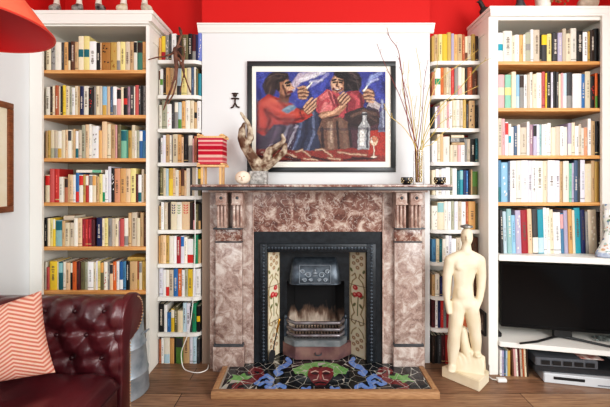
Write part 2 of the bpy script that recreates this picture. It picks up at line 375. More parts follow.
# ------------------------------------------------------------------ books
PAL = dict(cr=('cream', 232, 214, 178), iv=('ivory', 238, 230, 212), wh=('white', 243, 241, 238), tn=('tan', 206, 166, 116), bg=('beige', 208, 190, 164), pe=('peach', 238, 198, 154), lo=('pale orange', 228, 168, 98), og=('orange', 238, 108, 40), ru=('rust', 180, 88, 48), br=('brown', 104, 62, 40), db=('dark brown', 56, 38, 28), bk=('black', 28, 26, 26), ch=('charcoal', 62, 62, 64), gy=('grey', 142, 140, 136), sg=('sage', 168, 168, 142), ol=('olive', 112, 106, 68), yl=('yellow', 236, 196, 40), py=('pale yellow', 238, 218, 134), mu=('mustard', 202, 162, 76), go=('golden brown', 168, 112, 46), rd=('red', 204, 46, 40), cs=('crimson', 170, 26, 42), co=('coral', 206, 84, 80), ma=('maroon', 92, 30, 36), pk=('pink', 228, 162, 162), sa=('salmon', 230, 152, 112), mv=('mauve', 162, 122, 138), la=('lavender', 178, 168, 198), lw=('lilac white', 228, 226, 238), nv=('navy', 30, 40, 92), bl=('blue', 40, 108, 176), sb=('sky blue', 132, 188, 224), pb=('pale blue', 184, 212, 224), sl=('slate blue', 72, 98, 130), tq=('turquoise', 30, 152, 172), te=('teal', 22, 102, 112), tg=('teal green', 62, 134, 114), em=('emerald', 20, 140, 96), gr=('green', 92, 142, 60), pt=('pale teal', 142, 188, 188), mi=('mint', 122, 192, 160), tr=('terracotta', 192, 112, 76), pw=('periwinkle', 110, 130, 212), st=('steel blue', 70, 130, 170))
# token: right edge : top : colour [: marks], edges in the units of a measured strip (x origin, y origin, scale, base);  @n moves the running edge
# marks: b/p/m + colour = block at base / top / middle, t = dark lettering, T = pale lettering, s + colour = spots
AROWS = [
 [(42, 34, 10.17, 'sofa', '@34 85:84:cr:t 130:90:gy:sbk 190:82:iv:T 215:82:ch 262:78:lo:t 285:80:bk:bcr 330:72:br:T 365:80:tn 418:20:cr:mte 475:18:py:mte 545:72:wh:t'),
  (94, 34, 10.17, '', '@20 62:88:bk:T 72:86:pe 160:84:go:sdb 225:80:mu:sgo 262:76:cr:bgy 310:76:py:t 360:74:bg:t 400:76:tn:t 435:74:iv:pbk 490:72:tg:pdb 525:76:lo')],
 [(42, 80, 10.17, '', '@24 78:68:iv:t 105:66:db 125:60:cr 165:52:ru:T 185:62:cr 205:62:bk 235:52:yl 275:60:cr:t 300:66:sg 330:76:wh:t 360:60:cr:t 378:64:tn 418:62:nv:T 470:60:iv:t 510:78:bk:srd 530:66:db'),
  (94, 80, 10.17, '', '@0 12:64:gy 55:60:cr:t 80:62:bg 125:66:sb:bmu 160:64:pe 188:66:sl 225:66:wh:bgy 270:86:pk:pbk 295:70:cr 335:80:bk:mrd 365:66:mv 405:60:ch:T 415:66:iv 452:50:co 475:62:ch:T 500:56:bk 525:60:gy:sbk')],
 [(42, 120, 10.17, '', '@22 55:108:tn 80:105:mu 120:100:cr:bsg 155:105:bg:bgy 195:110:iv:bmu 230:100:cr 258:98:pe 295:100:iv:pch 315:98:cr 335:90:tn 365:110:wh:bte 400:100:bg 438:50:sg:t 475:45:pe:t 500:42:iv'),
  (94, 120, 10.17, '', '@-30 40:60:wh:sgy 75:105:lo 125:15:pe 165:42:cr 215:48:tn 230:50:pk 268:45:ol 325:100:mi:pte 342:100:tg 378:105:mu:tbr 410:50:cr 430:108:iv 458:104:sg 492:104:bl:pwh 527:104:st:pbl')],
 [(42, 165, 10.17, '', '@22 72:100:cr:prd 120:38:co 168:40:rd 212:120:iv 222:120:bg 258:135:tr:pdb 275:95:tn 312:100:pe 338:100:wh 372:80:bl:brd 415:100:iv:prd 440:96:mu:t 470:100:rd:piv 508:100:wh:pgy 545:102:cr:plo'),
  (94, 165, 10.17, '', '@0 22:105:iv:t 45:118:tn 80:92:py 106:95:wh:bem 140:50:wh 170:15:lw 205:30:bk:swh 260:35:sa:t 318:35:lo:t 365:36:pe:t 420:34:py:t 445:92:ma 480:100:wh:bte 505:42:bg 525:92:tn')],
 [(42, 210, 10.17, '', '@20 48:80:bk:T 75:86:cr 108:84:py 132:86:yl:piv 200:106:pt:pte 230:110:tn 275:130:cr:t 320:130:bg:t 358:84:iv 400:82:pe 432:95:cs 466:96:rd 500:94:cs 532:98:ma'),
  (94, 210, 10.17, '', '@18 75:80:nv:T 100:86:cr:t 135:84:py 178:84:gy:t 205:86:bg 245:84:cr:t 258:110:mv 300:90:co 345:84:iv:bgy 375:30:tn 430:25:bg:t 465:82:cr 500:26:tn 525:76:br')],
 [(42, 254, 10.17, '', '@14 40:82:iv 72:135:co 150:75:yl:t 162:80:cr 205:85:te:ppt 235:82:iv 280:90:pe:t 305:85:bk:piv 348:80:og 385:82:ma:t 430:82:ol:t 460:80:sg 520:80:wh 546:85:cr'),
  (94, 254, 10.17, '', '@4 30:72:lw 62:76:py 95:80:ol:plo 135:80:iv:srd 155:84:gy:T 188:100:pe:pch 225:80:og:T 252:76:wh 290:80:bl:bwh 322:76:st 358:76:bk:T 435:76:tn 455:78:ru:bmu 485:80:cr:pgy 525:76:mu')],
]
BROWS = [
 [(152, 24, 10.17, '', '@57 90:140:lo 132:120:yl:bcs 170:110:gy:siv 195:100:ch 245:95:wh 300:110:db 365:105:ol:T 405:95:bk:T 445:100:ma:bgy 465:106:nv 504:90:pw:siv')],
 [(152, 62, 10.17, '', '@57 80:80:iv:pbr 110:72:wh:mgr 140:60:db 180:56:lo 215:58:tn 250:62:cr 295:64:pb:bch 350:60:py 395:56:cr 425:52:sl 445:52:iv 465:66:ol 497:115:tq')],
 [(152, 95, 10.17, '', '@57 95:100:iv 148:52:sg 195:90:wh:spk 225:62:ch 262:66:gy:piv 298:72:pb:bgr 335:60:lo 385:52:iv 425:56:cr:t 455:70:tn:mbk 495:60:wh')],
 [(152, 130, 10.17, '', '@60 82:80:ch 108:80:wh:t 138:52:lw 175:46:tn:t 195:52:iv 207:46:gy 258:42:cr:t 295:46:lo 318:70:pe:t 365:52:bk 410:48:gy:piv 425:86:pk 455:60:tr 482:102:ma')],
 [(152, 162, 10.17, '', '@54 75:85:bk:T 110:52:ol 138:62:cr 165:66:pb 208:64:yl:pmu 235:62:pe 270:80:iv:t 290:86:lo 325:66:br:btn 345:86:pe 385:62:iv 405:60:ch 440:56:bg 465:56:wh 495:62:ol:pyl')],
 [(152, 196, 10.17, '', '@60 90:100:tn 118:62:wh 160:66:bg:T 185:70:db 248:60:cr:vnv 300:62:iv:vgr 383:60:pe:vco 415:70:db 440:72:ma:bpk 470:82:ol 494:90:bk:btn')],
 [(152, 230, 10.17, '', '@54 78:62:lo 105:52:tn 140:56:pe 172:56:mu 215:62:iv 245:62:wh 288:70:cs:T 322:62:lw:pbl 355:70:iv 420:92:wh:brd 465:52:em 492:100:tn')],
 [(152, 263, 10.17, '', '@56 65:100:gy 108:56:lw 138:70:wh 172:72:iv:brd 215:70:bg:t 260:60:bl:T 300:62:og:T 330:70:wh:t 362:60:sg:t 410:66:yl:t 440:62:lw:t 490:62:wh')],
 [(152, 298, 10.17, '', '@54 62:75:ch 118:62:bk:T 150:72:wh 188:150:bl 225:115:yl:piv 258:96:ol:T 310:130:cr 345:52:pb:t 385:56:lw:t 405:90:ch 448:56:em:t 486:90:bk:myl')],
 [(152, 332, 10.17, '', '@54 88:80:tr 118:62:wh 178:56:iv:bpb 222:66:lo 240:66:bk 310:56:gr:pch 378:52:tn:t 412:52:lw 452:52:pb 485:80:ch')],
]
CROWS = [
 [(428, 28, 10.17, '', '@42 65:80:mu 108:62:tn:t 148:62:py:t 198:62:yl 238:42:mu 268:54:la 300:64:lo 350:62:tn:t 378:64:ru 405:86:cr:bbr 445:76:bg 485:62:mu:t 512:82:db')],
 [(428, 62, 10.17, '', '@42 72:100:tr 130:62:iv:mem 160:56:og 190:58:tn 215:52:cr 238:60:bg 272:56:rd 310:52:gy 350:50:iv:bpk 380:56:cr 405:62:db 455:52:ru 508:86:br')],  # the dark brown entry stands for a shadow between books
 [(428, 94, 10.17, '', '@42 72:130:bk 98:130:lw:t 125:120:mv 165:76:cr:T 195:62:iv 218:76:pk 250:70:wh:t 285:62:cr 325:60:iv 358:60:bg 390:56:mu 418:100:ch 480:66:tn:sbk 512:112:bk')],
 [(428, 130, 10.17, '', '@42 95:110:wh 128:42:cr 158:42:tn 225:66:iv 255:152:cr 305:152:bg:t 340:152:pk 378:152:wh:t 402:90:gy 435:92:bg 485:90:bk:T 515:86:te')],
 [(428, 164, 10.17, '', '@42 80:62:cr 110:52:wh 140:56:iv 180:46:lw 225:36:wh 250:42:sg 295:46:wh 325:70:te 362:62:tq:ppt 390:62:nv 415:66:bl 438:52:db 455:56:tn 510:76:gr:bol')],
 [(428, 196, 10.17, '', '@42 100:100:iv:sgy 165:60:cr:ppt 200:56:iv 238:56:wh 270:52:sg 305:56:lw 345:56:bg 388:60:wh:t 415:56:ru 485:56:lo:t 512:76:ol')],
 [(428, 230, 10.17, '', '@42 85:95:st 118:90:cr 148:95:te 180:90:iv 215:56:wh:t 245:60:lw 290:90:wh:bsb 330:80:bg 380:80:iv 420:84:tn 450:80:db 512:76:br:t')],
 [(428, 264, 10.17, '', '@42 75:110:tn 120:100:iv 150:130:nv 200:110:cr 250:100:bg 300:105:wh 360:100:tn 420:95:ru 470:105:iv 512:100:br')],
 [(428, 296, 10.17, '', '@42 78:30:ma:sbk 105:20:wh 130:26:nv 160:25:rd 190:28:gy 225:24:cs 262:28:bk 300:22:iv 350:26:rd 400:24:ru 450:26:bg 500:30:db')],
 [(428, 329, 10.17, '', '@42 72:70:db 100:75:bk 140:66:ch 180:70:ma 225:64:rd 270:70:bl 330:66:br 390:70:ru 450:68:db 505:70:bk')],  # shade of this low row is put into its first dark spines
]
DROWS = [
 [(496, 24, 10.17, '', '@22 78:85:wh:mtq 168:68:iv:t 198:115:cr:t 245:106:wh 280:106:lo 302:106:iv 358:86:sg:mgy 388:52:wh 450:56:bg:t 470:110:bk 525:100:ch:pyl'),  # the plain black entry is a shadow gap built as a spine
  (548, 24, 10.17, '', '@-2 45:95:py:t 50:100:br 105:86:ch:T 152:86:la:T 190:46:bg 238:95:cr:t 297:40:iv 362:66:bk:T 410:80:wh:t 432:72:mu 478:60:db:T 528:42:bk')],
 [(496, 70, 10.17, '', '@26 92:45:pk:mcr 98:50:tn 162:45:mi:mpy 208:16:cr 243:46:sb:bpb 290:46:gy:pdb 322:46:wh:t 350:42:bg 380:20:iv:t 420:40:cr 470:26:iv 505:16:co 522:30:yl'),
  (548, 70, 10.17, '', '@-10 35:12:bk:T 55:24:lw 85:14:bk 112:20:ch:T 135:40:cr 160:30:pk 200:30:pb:bwh 255:22:ch:bgy 345:36:wh 385:40:bl:T 440:12:cr 485:60:bk:srd 515:30:og:bgr 530:40:db')],
 [(496, 117, 10.17, '', '@24 65:12:bg:t 98:16:pk 130:50:lw:prd 160:70:iv:mtq 185:100:wh 222:90:sl:T 255:76:iv 318:105:bg 345:46:wh 382:76:mv:T 418:76:la:pbk 445:76:lw 470:76:pt 490:74:wh 530:72:iv'),
  (548, 117, 10.17, '', '@-2 38:60:wh 82:105:cr 130:95:bg 165:95:wh:t 205:100:iv 245:62:la:biv 282:56:cr 318:90:wh:t 345:72:bg 375:110:iv:t 410:105:sa:T 445:16:wh:t 485:40:tn 527:42:bk')],
 [(496, 158, 8.667, '', '@22 50:20:st:bte 108:38:sb:swh 128:26:sl 180:24:wh:t 226:22:iv 280:20:wh 315:22:lw:t 350:22:wh:t 410:24:iv:t 448:24:cr'),
  (548, 158, 8.667, '', '@2 65:20:wh:t 105:22:lw:t 135:30:tn 185:26:iv 210:46:mi 228:42:la 262:20:sl:T 285:12:ch 325:16:lw 382:50:cr:T 415:22:tn 452:30:mu')],
 [(496, 203, 7.015, '', '@38 58:50:ch:T 85:60:pb 118:42:pt:T 145:86:sb 183:52:la:siv 231:50:cs:t 262:42:pe 302:42:ch:biv 342:46:tq:bpb 362:32:wh 387:36:iv 412:46:cr 462:66:wh 484:72:st:ppk'),
  (545, 195, 5.815, '', '@118 142:90:la 165:82:lo:t 180:88:cr 216:75:tq:t 242:86:nv:t 258:96:gy 308:86:bg:siv 330:100:db')],
]
ORD = ['first', 'second', 'third', 'fourth', 'fifth', 'sixth', 'seventh', 'eighth', 'ninth', 'tenth', 'eleventh', 'twelfth', 'thirteenth', 'fourteenth', 'fifteenth', 'sixteenth', 'seventeenth', 'eighteenth', 'nineteenth', 'twentieth'] + ['twenty-' + k for k in ('first', 'second', 'third', 'fourth', 'fifth', 'sixth', 'seventh', 'eighth', 'ninth')] + ['thirtieth'] + ['thirty-' + k for k in ('first', 'second', 'third', 'fourth', 'fifth')]
PLACE = dict(A='bookcase behind the sofa', B='alcove shelves by driftwood figure', C='alcove shelves behind statue', D='bookcase above the television')
ROWN = lambda s, i, n: 'top shelf' if i == 0 else ('bottom row' if i == n-1 and s in 'BC' else ORD[i] + ' shelf')
PAGE = (238, 228, 205)
def book_geo(w, h, d, tok, marks, pal, seed):
    """Rounded spine towards -y, boards, page block; spine lettering and colour blocks; local origin at the base centre of the spine."""
    r = random.Random(seed); base = np.array(pal[1:4], float); j = r.uniform(.94, 1.04); base = np.clip((base*.84 + base.mean()*.16)*j, 0, 255)
    V, Fc, K = [], [], []
    def q(a, b, c, e, col): i = len(V); V.extend([a, b, c, e]); Fc.append((i, i+1, i+2, i+3)); K.append(col)
    hw = w/2; bul = min(.004, w*.18); t = min(.0022, w*.18)
    sp = [(-hw, bul), (-hw*.7, bul*.3), (-hw*.3, 0), (hw*.3, 0), (hw*.7, bul*.3), (hw, bul)]
    col = tuple(base); dk = tuple(base*.8)
    for (xa, ya), (xb, yb) in zip(sp, sp[1:]): q((xa, ya, 0), (xb, yb, 0), (xb, yb, h), (xa, ya, h), col)
    q((-hw, d, 0), (-hw, bul, 0), (-hw, bul, h), (-hw, d, h), col); q((hw, bul, 0), (hw, d, 0), (hw, d, h), (hw, bul, h), col)
    i = len(V); V.extend([(x, y, h) for x, y in sp]); V.extend([(hw, bul+.004, h), (-hw, bul+.004, h)]); Fc.append(tuple(range(i, i+8))); K.append(dk)
    for s in (-1, 1):
        xa, xb = sorted((s*hw, s*(hw-t)))
        q((xa, bul+.004, h), (xb, bul+.004, h), (xb, d, h), (xa, d, h), dk); q((xa, d, 0), (xb, d, 0), (xb, d, h), (xa, d, h), dk)
        xi = s*(hw-t); q((xi, bul, h-.003), (xi, d, h-.003), (xi, d, h), (xi, bul, h), dk)
    q((-hw+t, bul, h-.003), (hw-t, bul, h-.003), (hw-t, d-.003, h-.003), (-hw+t, d-.003, h-.003), PAGE)
    q((-hw+t, d-.003, 0), (hw-t, d-.003, 0), (hw-t, d-.003, h-.003), (-hw+t, d-.003, h-.003), PAGE)
    q((-hw, bul, 0), (hw, bul, 0), (hw, d, 0), (-hw, d, 0), dk)
    def block(f0, f1, c, s=.96, e=.0004):
        pp = [(x*s, y) for x, y in sp]
        for (xa, ya), (xb, yb) in zip(pp, pp[1:]): q((xa, ya-e, h*f0), (xb, yb-e, h*f0), (xb, yb-e, h*f1), (xa, ya-e, h*f1), c)
    def letters(c, f0, f1, n, x0=-.42, x1=.42):
        f = f0
        while f < f1:
            dz = r.uniform(.012, .03); hwd = r.uniform(.6, 1)
            q((hw*x0*hwd, -.0009, h*f), (hw*x1*hwd, -.0009, h*f), (hw*x1*hwd, -.0009, h*(f+dz)), (hw*x0*hwd, -.0009, h*(f+dz)), c)
            f += dz + r.uniform(.008, .02) + (.03 if r.random() < .15 else 0)
    lum = base.mean()
    for mk in marks:
        k, c = mk[0], (tuple(PAL[mk[1:3]][1:4]) if len(mk) >= 3 else None)
        if k == 'b': block(.02, .36, c)
        elif k == 'p': block(.62, .97, c)
        elif k == 'm': block(.40, .62, c)
        elif k == 'v':
            for g in range(4):
                for s in (-1, 1): q((s*hw*.1, -.0009, h*(.56+g*.09)), (s*hw*.55, -.0009, h*(.60+g*.09)), (s*hw*.55, -.0009, h*(.645+g*.09)), (s*hw*.1, -.0009, h*(.605+g*.09)), c)
        elif k == 's':
            for _ in range(7):
                x, z = r.uniform(-.7, .4)*hw, r.uniform(.08, .86)*h; q((x, -.0008, z), (x+hw*.4, -.0008, z+.003), (x+hw*.36, -.0008, z+h*.06), (x+hw*.02, -.0008, z+h*.05), c)
        elif k == 't': letters((96, 82, 70), r.uniform(.2, .4), r.uniform(.62, .88), 8)
        elif k == 'T': letters((225, 215, 200), r.uniform(.2, .4), r.uniform(.62, .88), 8)
    if not marks and r.random() < .75:
        letters(tuple(np.clip(base*.62, 0, 255)) if lum > 110 else tuple(np.clip(base*1.2+60, 0, 255)), .3, r.uniform(.55, .85), 8, -.3, .3)
        if r.random() < .5: block(.07, .10, tuple(np.clip(base*.7, 0, 255)) if lum > 110 else (190, 170, 120))
    return V, Fc, K
def colour_mesh(name, V, Fc, K, m):
    me = bpy.data.meshes.new(name); me.from_pydata(V, [], Fc)
    a = me.color_attributes.new('Col', 'FLOAT_COLOR', 'CORNER'); buf = []
    for p, k in zip(Fc, K): buf += [*lin(k), 1.]*len(p)
    a.data.foreach_set('color', buf); me.materials.append(m); return me
BOOKS = []
for S, rows, zs, ys, lo_, hi_ in (('A', AROWS, ZA, 2.240, XL+.037, A_IN1-.002), ('B', BROWS, ZB, 2.350, A_OUT1+.007, CBL-.002), ('C', CROWS, ZC, 2.350, CBR+.003, D_OUT0-.007), ('D', DROWS, ZD, 2.240, D_IN0+.002, D_IN1+.034)):
    for ri, row in enumerate(rows):
        n0 = len(BOOKS)
        for (x0, y0, sc, _n, toks) in row:
            cur = 0
            for tk in toks.split():
                if tk[0] == '@': cur = float(tk[1:]); continue
                f = tk.split(':'); xe = float(f[0]); top = float(f[1])
                a, b = WX(x0+cur/sc, ys), WX(x0+xe/sc, ys); cur = xe
                a, b = max(a, lo_, BOOKS[-1]['b'] if len(BOOKS) > n0 else lo_), min(b, hi_)
                if b-a < .004: continue
                z0 = zs[ri] + .0004; h = WZ(y0+top/sc, ys) - z0
                if ri > 0: h = min(h, zs[ri-1] - (.040 if S == 'D' and ri == 5 else .0265) - z0)
                BOOKS.append(dict(S=S, row=ri, n=len(rows), a=a, b=b, z=z0, h=h, y=ys, c=f[2], marks=f[3:], area=(b-a)*h))
        rowb = BOOKS[n0:]
        if S == 'D' and ri == 4:
            for bk in rowb: bk['lean'] = -.032
        for i, bk in enumerate(rowb): bk['pos'] = i; bk['rowlist'] = rowb
KEY = dict(b='base', p='top', m='band', s='spots', v='zigzag lettering')
def colour_name(bk): return PAL[bk['c']][0]
def label_of(bk):
    row = bk['rowlist']; c = colour_name(bk); where = ROWN(bk['S'], bk['row'], bk['n']) + ' of ' + PLACE[bk['S']]
    same = [o for o in row if colour_name(o) == c]; W = lambda s: len(s.replace(',', '').split())
    det = ''
    for mk in bk['marks']:
        if mk[0] in 'bpmsv' and len(mk) >= 3: det = ' with ' + PAL[mk[1:3]][0] + ' ' + KEY[mk[0]]
    if det and W(f'{c} book{det} on {where}') <= 16 and sum(1 for o in same if o['marks'] == bk['marks']) == 1: return f'{c} book{det} on {where}'
    if len(same) == 1: return f'only {c} book on {where}'
    i = bk['pos']
    if 0 < i < len(row)-1:
        l, r = colour_name(row[i-1]), colour_name(row[i+1])
        tri = [o for o in same if 0 < o['pos'] < len(row)-1 and {colour_name(row[o['pos']-1]), colour_name(row[o['pos']+1])} == {l, r}]
        s = f'{c} book between {l} and {r} ones, {where}'
        if len(tri) == 1 and l != r and W(s) <= 16: return s
    return f'{c} book, {ORD[i]} from left on {where}'
BOOKS.sort(key=lambda k: -k['area'])
NIND = 296
SV, SF, SK = [], [], []
for n, bk in enumerate(BOOKS):
    w = bk['b']-bk['a']-.0006; h = bk['h']; dmax = (BB-.016 if bk['S'] in 'AD' else ALY-.004) - bk['y']
    d = min(dmax - .004, .105 + .35*max(0, h-.15) + random.uniform(0, .015)); dy = random.uniform(0, .006)
    V, Fc, K = book_geo(w, h, d, None, bk['marks'], PAL[bk['c']], n)
    cx = (bk['a']+bk['b'])/2; L = Matrix.Translation((cx, bk['y']+dy, bk['z']))
    if 'lean' in bk: L = L @ Matrix.Rotation(bk['lean'], 4, 'Y') @ Matrix.Translation((0, 0, abs(bk['lean'])*w/2*1.05))
    if n < NIND:
        o = link('book', colour_mesh('book', V, Fc, K, VCB)); o.matrix_world = L
        tag(o, label_of(bk), 'book', 'books on the ' + PLACE[bk['S']].replace('the ', ''))
    else:
        i = len(SV); SV += [tuple(L @ Vector(v)) for v in V]; SF += [tuple(i+k for k in f) for f in Fc]; SK += K
o = link('narrow_books', colour_mesh('narrow_books', SV, SF, SK, VCB)); o['kind'] = 'stuff'
o['label'] = 'thinner books packed between the larger books on all the shelves'; o['category'] = 'books'
def flat_book(x0, x1, ztop, zbot, y, dep, c, label, marks=()):
    V, Fc, K = book_geo(ztop-zbot, x1-x0, dep, None, list(marks), PAL[c], int(x0*1000))
    V = [(z, y_, -x) for x, y_, z in V]
    o = link('book', colour_mesh('book', V, Fc, K, VCB)); o.location = (x0, y, (ztop+zbot)/2); tag(o, label, 'book', 'books lying flat')
def rowtop(S, r, px0, px1):
    return max(k['z']+k['h'] for k in BOOKS if k['S'] == S and k['row'] == r and k['b'] > WX(px0, k['y']) and k['a'] < WX(px1, k['y']))
t = rowtop('A', 3, 76, 102); flat_book(WX(76.3, 2.25), WX(102, 2.25), t+.019, t+.001, 2.25, .12, 'iv', 'white book lying flat across others, fourth shelf of bookcase behind the sofa', ['pmi'])
t = rowtop('A', 4, 63, 73); flat_book(WX(63, 2.25), WX(74, 2.25), t+.03, t+.001, 2.255, .12, 'bg', 'thick beige book lying flat across others, fifth shelf of bookcase behind the sofa')
t = rowtop('A', 5, 130, 145.6); flat_book(WX(127.5, 2.25), WX(145.3, 2.25), t+.024, t+.001, 2.25, .12, 'mu', 'mustard book lying flat across others, sixth shelf of bookcase behind the sofa')
t = rowtop('C', 3, 451, 464.5); flat_book(WX(451.5, 2.36), WX(464.3, 2.36), t+.017, t+.001, 2.355, .11, 'tn', 'lowest flat tan book of the small pile, fourth shelf of alcove behind statue')
flat_book(WX(450.3, 2.36), WX(464.2, 2.36), t+.046, t+.018, 2.350, .11, 'gy', 'grey book in the middle of flat pile, fourth shelf of alcove behind statue', ['sbk', 'pch'])
flat_book(WX(451, 2.36), WX(463.8, 2.36), t+.066, t+.047, 2.355, .11, 'cr', 'cream book topmost of flat pile, fourth shelf of alcove behind statue')

# ------------------------------------------------------------------ marble surround
fs = thing('marble_fireplace_surround', 'red veined marble fireplace surround with fluted corbels and mantel shelf', 'fireplace surround', (.06, 2.3, 0))
MX0, MX1, MY = WX(190, 2.08), WX(453.7, 2.08), 2.08
zt = WZ(184.6, MY)
MB().box(MX0, MX1, MY, CBY-.031, zt-.014, zt, .003).build('mantel_shelf', MARBLE, fs)
MB().box(MX0+.003, MX1-.003, MY+.004, CBY-.034, zt-.034, zt-.0145, .003).build('shelf_moulding', SLATE, fs)
MB().box(-.60, .735, MY+.105, CBY-.04, zt-.048, zt-.0345, .003).build('bed_moulding', MARBLE3, fs)
BY = 2.29; ZI = WZ(231.4, 2.30)
JL0, JL1, JR0, JR1 = WX(210, BY), WX(253.7, BY), WX(382.5, BY), WX(425, BY)
MB().box(JL0, JL1, BY, CBY-.001, 0, zt-.035).build('jamb', MARBLE2, fs, False)
MB().box(JR0, JR1, BY, CBY-.001, 0, zt-.035).build('jamb', MARBLE2, fs, False)
MB().box(JL1+.0005, JR0-.0005, BY+.001, CBY-.001, ZI, zt-.035).build('frieze', MARBLE, fs, False)
b = MB(); b.box(JL1-.006, JL1+.001, BY-.006, BY+.0, 0.17, zt-.06).box(JR0-.001, JR0+.006, BY-.006, BY, .17, zt-.06); b.build('edge_bead', MARBLE3, fs, False)
def pilaster(s0, s1, p0, p1, c):
    sh = [WX(s0, 2.262), WX(s1, 2.262)]; pl = [WX(p0, 2.25), WX(p1, 2.25)]
    zp = WZ(345.5, 2.25); zc = WZ(242, 2.262); zd = WZ(228, 2.262); e = .0005
    MB().box(pl[0], pl[1], 2.25, BY-e, 0, zp-.012, .004).build('plinth', MARBLE2, fs)
    MB().box(pl[0]+.004, pl[1]-.004, 2.254, BY-e, zp-.0115, zp+.004, .002).build('slate_band', SLATE, fs)
    b = MB(); b.box(sh[0], sh[1], 2.262, BY-e, zp+.0045, zc-.004, .002)
    b.build('shaft', MARBLE2, fs)
    MB().box(sh[0]-.002, sh[1]+.002, 2.256, BY-e, zc-.0035, zc+.0035, .001).build('slate_band', SLATE, fs)
    MB().box(sh[0], sh[1], 2.262, BY-e, zc+.004, zd-.004, .002).build('capital_block', MARBLE, fs)
    MB().box(sh[0]-.003, sh[1]+.006, 2.215, BY-e, zd-.0035, zd+.0065, .002).build('slate_band', SLATE, fs)
    for a, q in c:
        x0, x1 = WX(a, 2.20), WX(q, 2.20); z1 = zt-.0485; zm = z1-.068; z0 = zd+.007
        b = MB(); b.box(x0, x1, 2.186, BY-e, zm, z1-.001, .003).box(x0-.003, x1+.003, 2.178, BY-e, zm-.008, zm+.001, .002)
        w_ = (x1-x0)
        b.box(x0+.001, x1-.001, 2.212, BY-e, z0, zm-.008)
        for k in range(3):
            xc = x0 + .001 + (w_-.002)*(k+.5)/3; q = w_*.125
            b.tube([(xc, 2.211, z0+.004), (xc, 2.208, z0+.012), (xc, 2.203, zm-.02), (xc, 2.205, zm-.011)], [q*.6, q, q, q*.6], 10)
        cb = b.build('corbel', MARBLE3, fs)
        b = MB(); xc = (x0+x1)/2; zc2 = (zm+z1)/2
        for k in range(8):
            an = k*math.pi/4; b.ball((xc+.015*math.cos(an), 2.186, zc2+.015*math.sin(an)), (.008, .004, .008), 8, 6)
        b.build('rosette', MARBLE3, cb); MB().ball((xc, 2.185, zc2), (.010, .007, .010), 12, 8).build('rosette_centre', SLATE, cb)
pilaster(215.5, 242, 212.7, 243.9, ((216.2, 226.8), (232, 243)))
pilaster(394.6, 422, 393.6, 424.8, ((395.6, 406.7), (410, 422)))

# ------------------------------------------------------------------ cast iron fireplace
HZ = .036
fi = thing('cast_iron_fireplace', 'black cast iron fireplace insert with floral tiled cheeks and arched hood', 'fireplace', (.06, 2.4, HZ))
IY = 2.30; ox0, ox1 = JL1+.001, JR0-.001
mx0, mx1 = WX(260, IY), WX(375.5, IY); ix0, ix1 = WX(267.4, IY), WX(366.6, IY)
zm = WZ(243.7, IY); zi = WZ(252, IY); zo = ZI-.001
b = MB(); b.box(ox0, mx0, IY, IY+.03, HZ, zo).box(mx1, ox1, IY, IY+.03, HZ, zo).box(mx0, mx1, IY, IY+.03, zm, zo)
b.build('outer_frame', IRON, fi, False)
b = MB()
b.box(mx0, ix0, IY-.012, IY+.02, HZ, zm, .003).box(ix1, mx1, IY-.012, IY+.02, HZ, zm, .003).box(ix0, ix1, IY-.012, IY+.02, zi, zm, .003)
b.build('moulded_frame', IRON, fi)
b = MB()                                                        # beaded rope moulding
n = 34
for k in range(n):
    z = HZ+.02 + (zm-HZ-.03)*k/(n-1)
    for xx in ((mx0+ix0)/2, (mx1+ix1)/2): b.ball((xx, IY-.013, z), (.010, .006, .0075), 8, 6)
for k in range(30): b.ball((ix0 + (ix1-ix0)*(k+.5)/30, IY-.013, (zi+zm)/2), (.0075, .006, .011), 8, 6)
b.tube([((mx0+ix0)/2, IY-.012, HZ+.01), ((mx0+ix0)/2, IY-.012, (zi+zm)/2), ((mx1+ix1)/2, IY-.012, (zi+zm)/2), ((mx1+ix1)/2, IY-.012, HZ+.01)], .004, 6)
b.build('rope_border', IRONL, fi)
TB = 2.42; tx0, tx1 = WX(279.7, TB), WX(349.4, TB); OP0, OP1 = WX(287, TB), WX(344.5, TB)
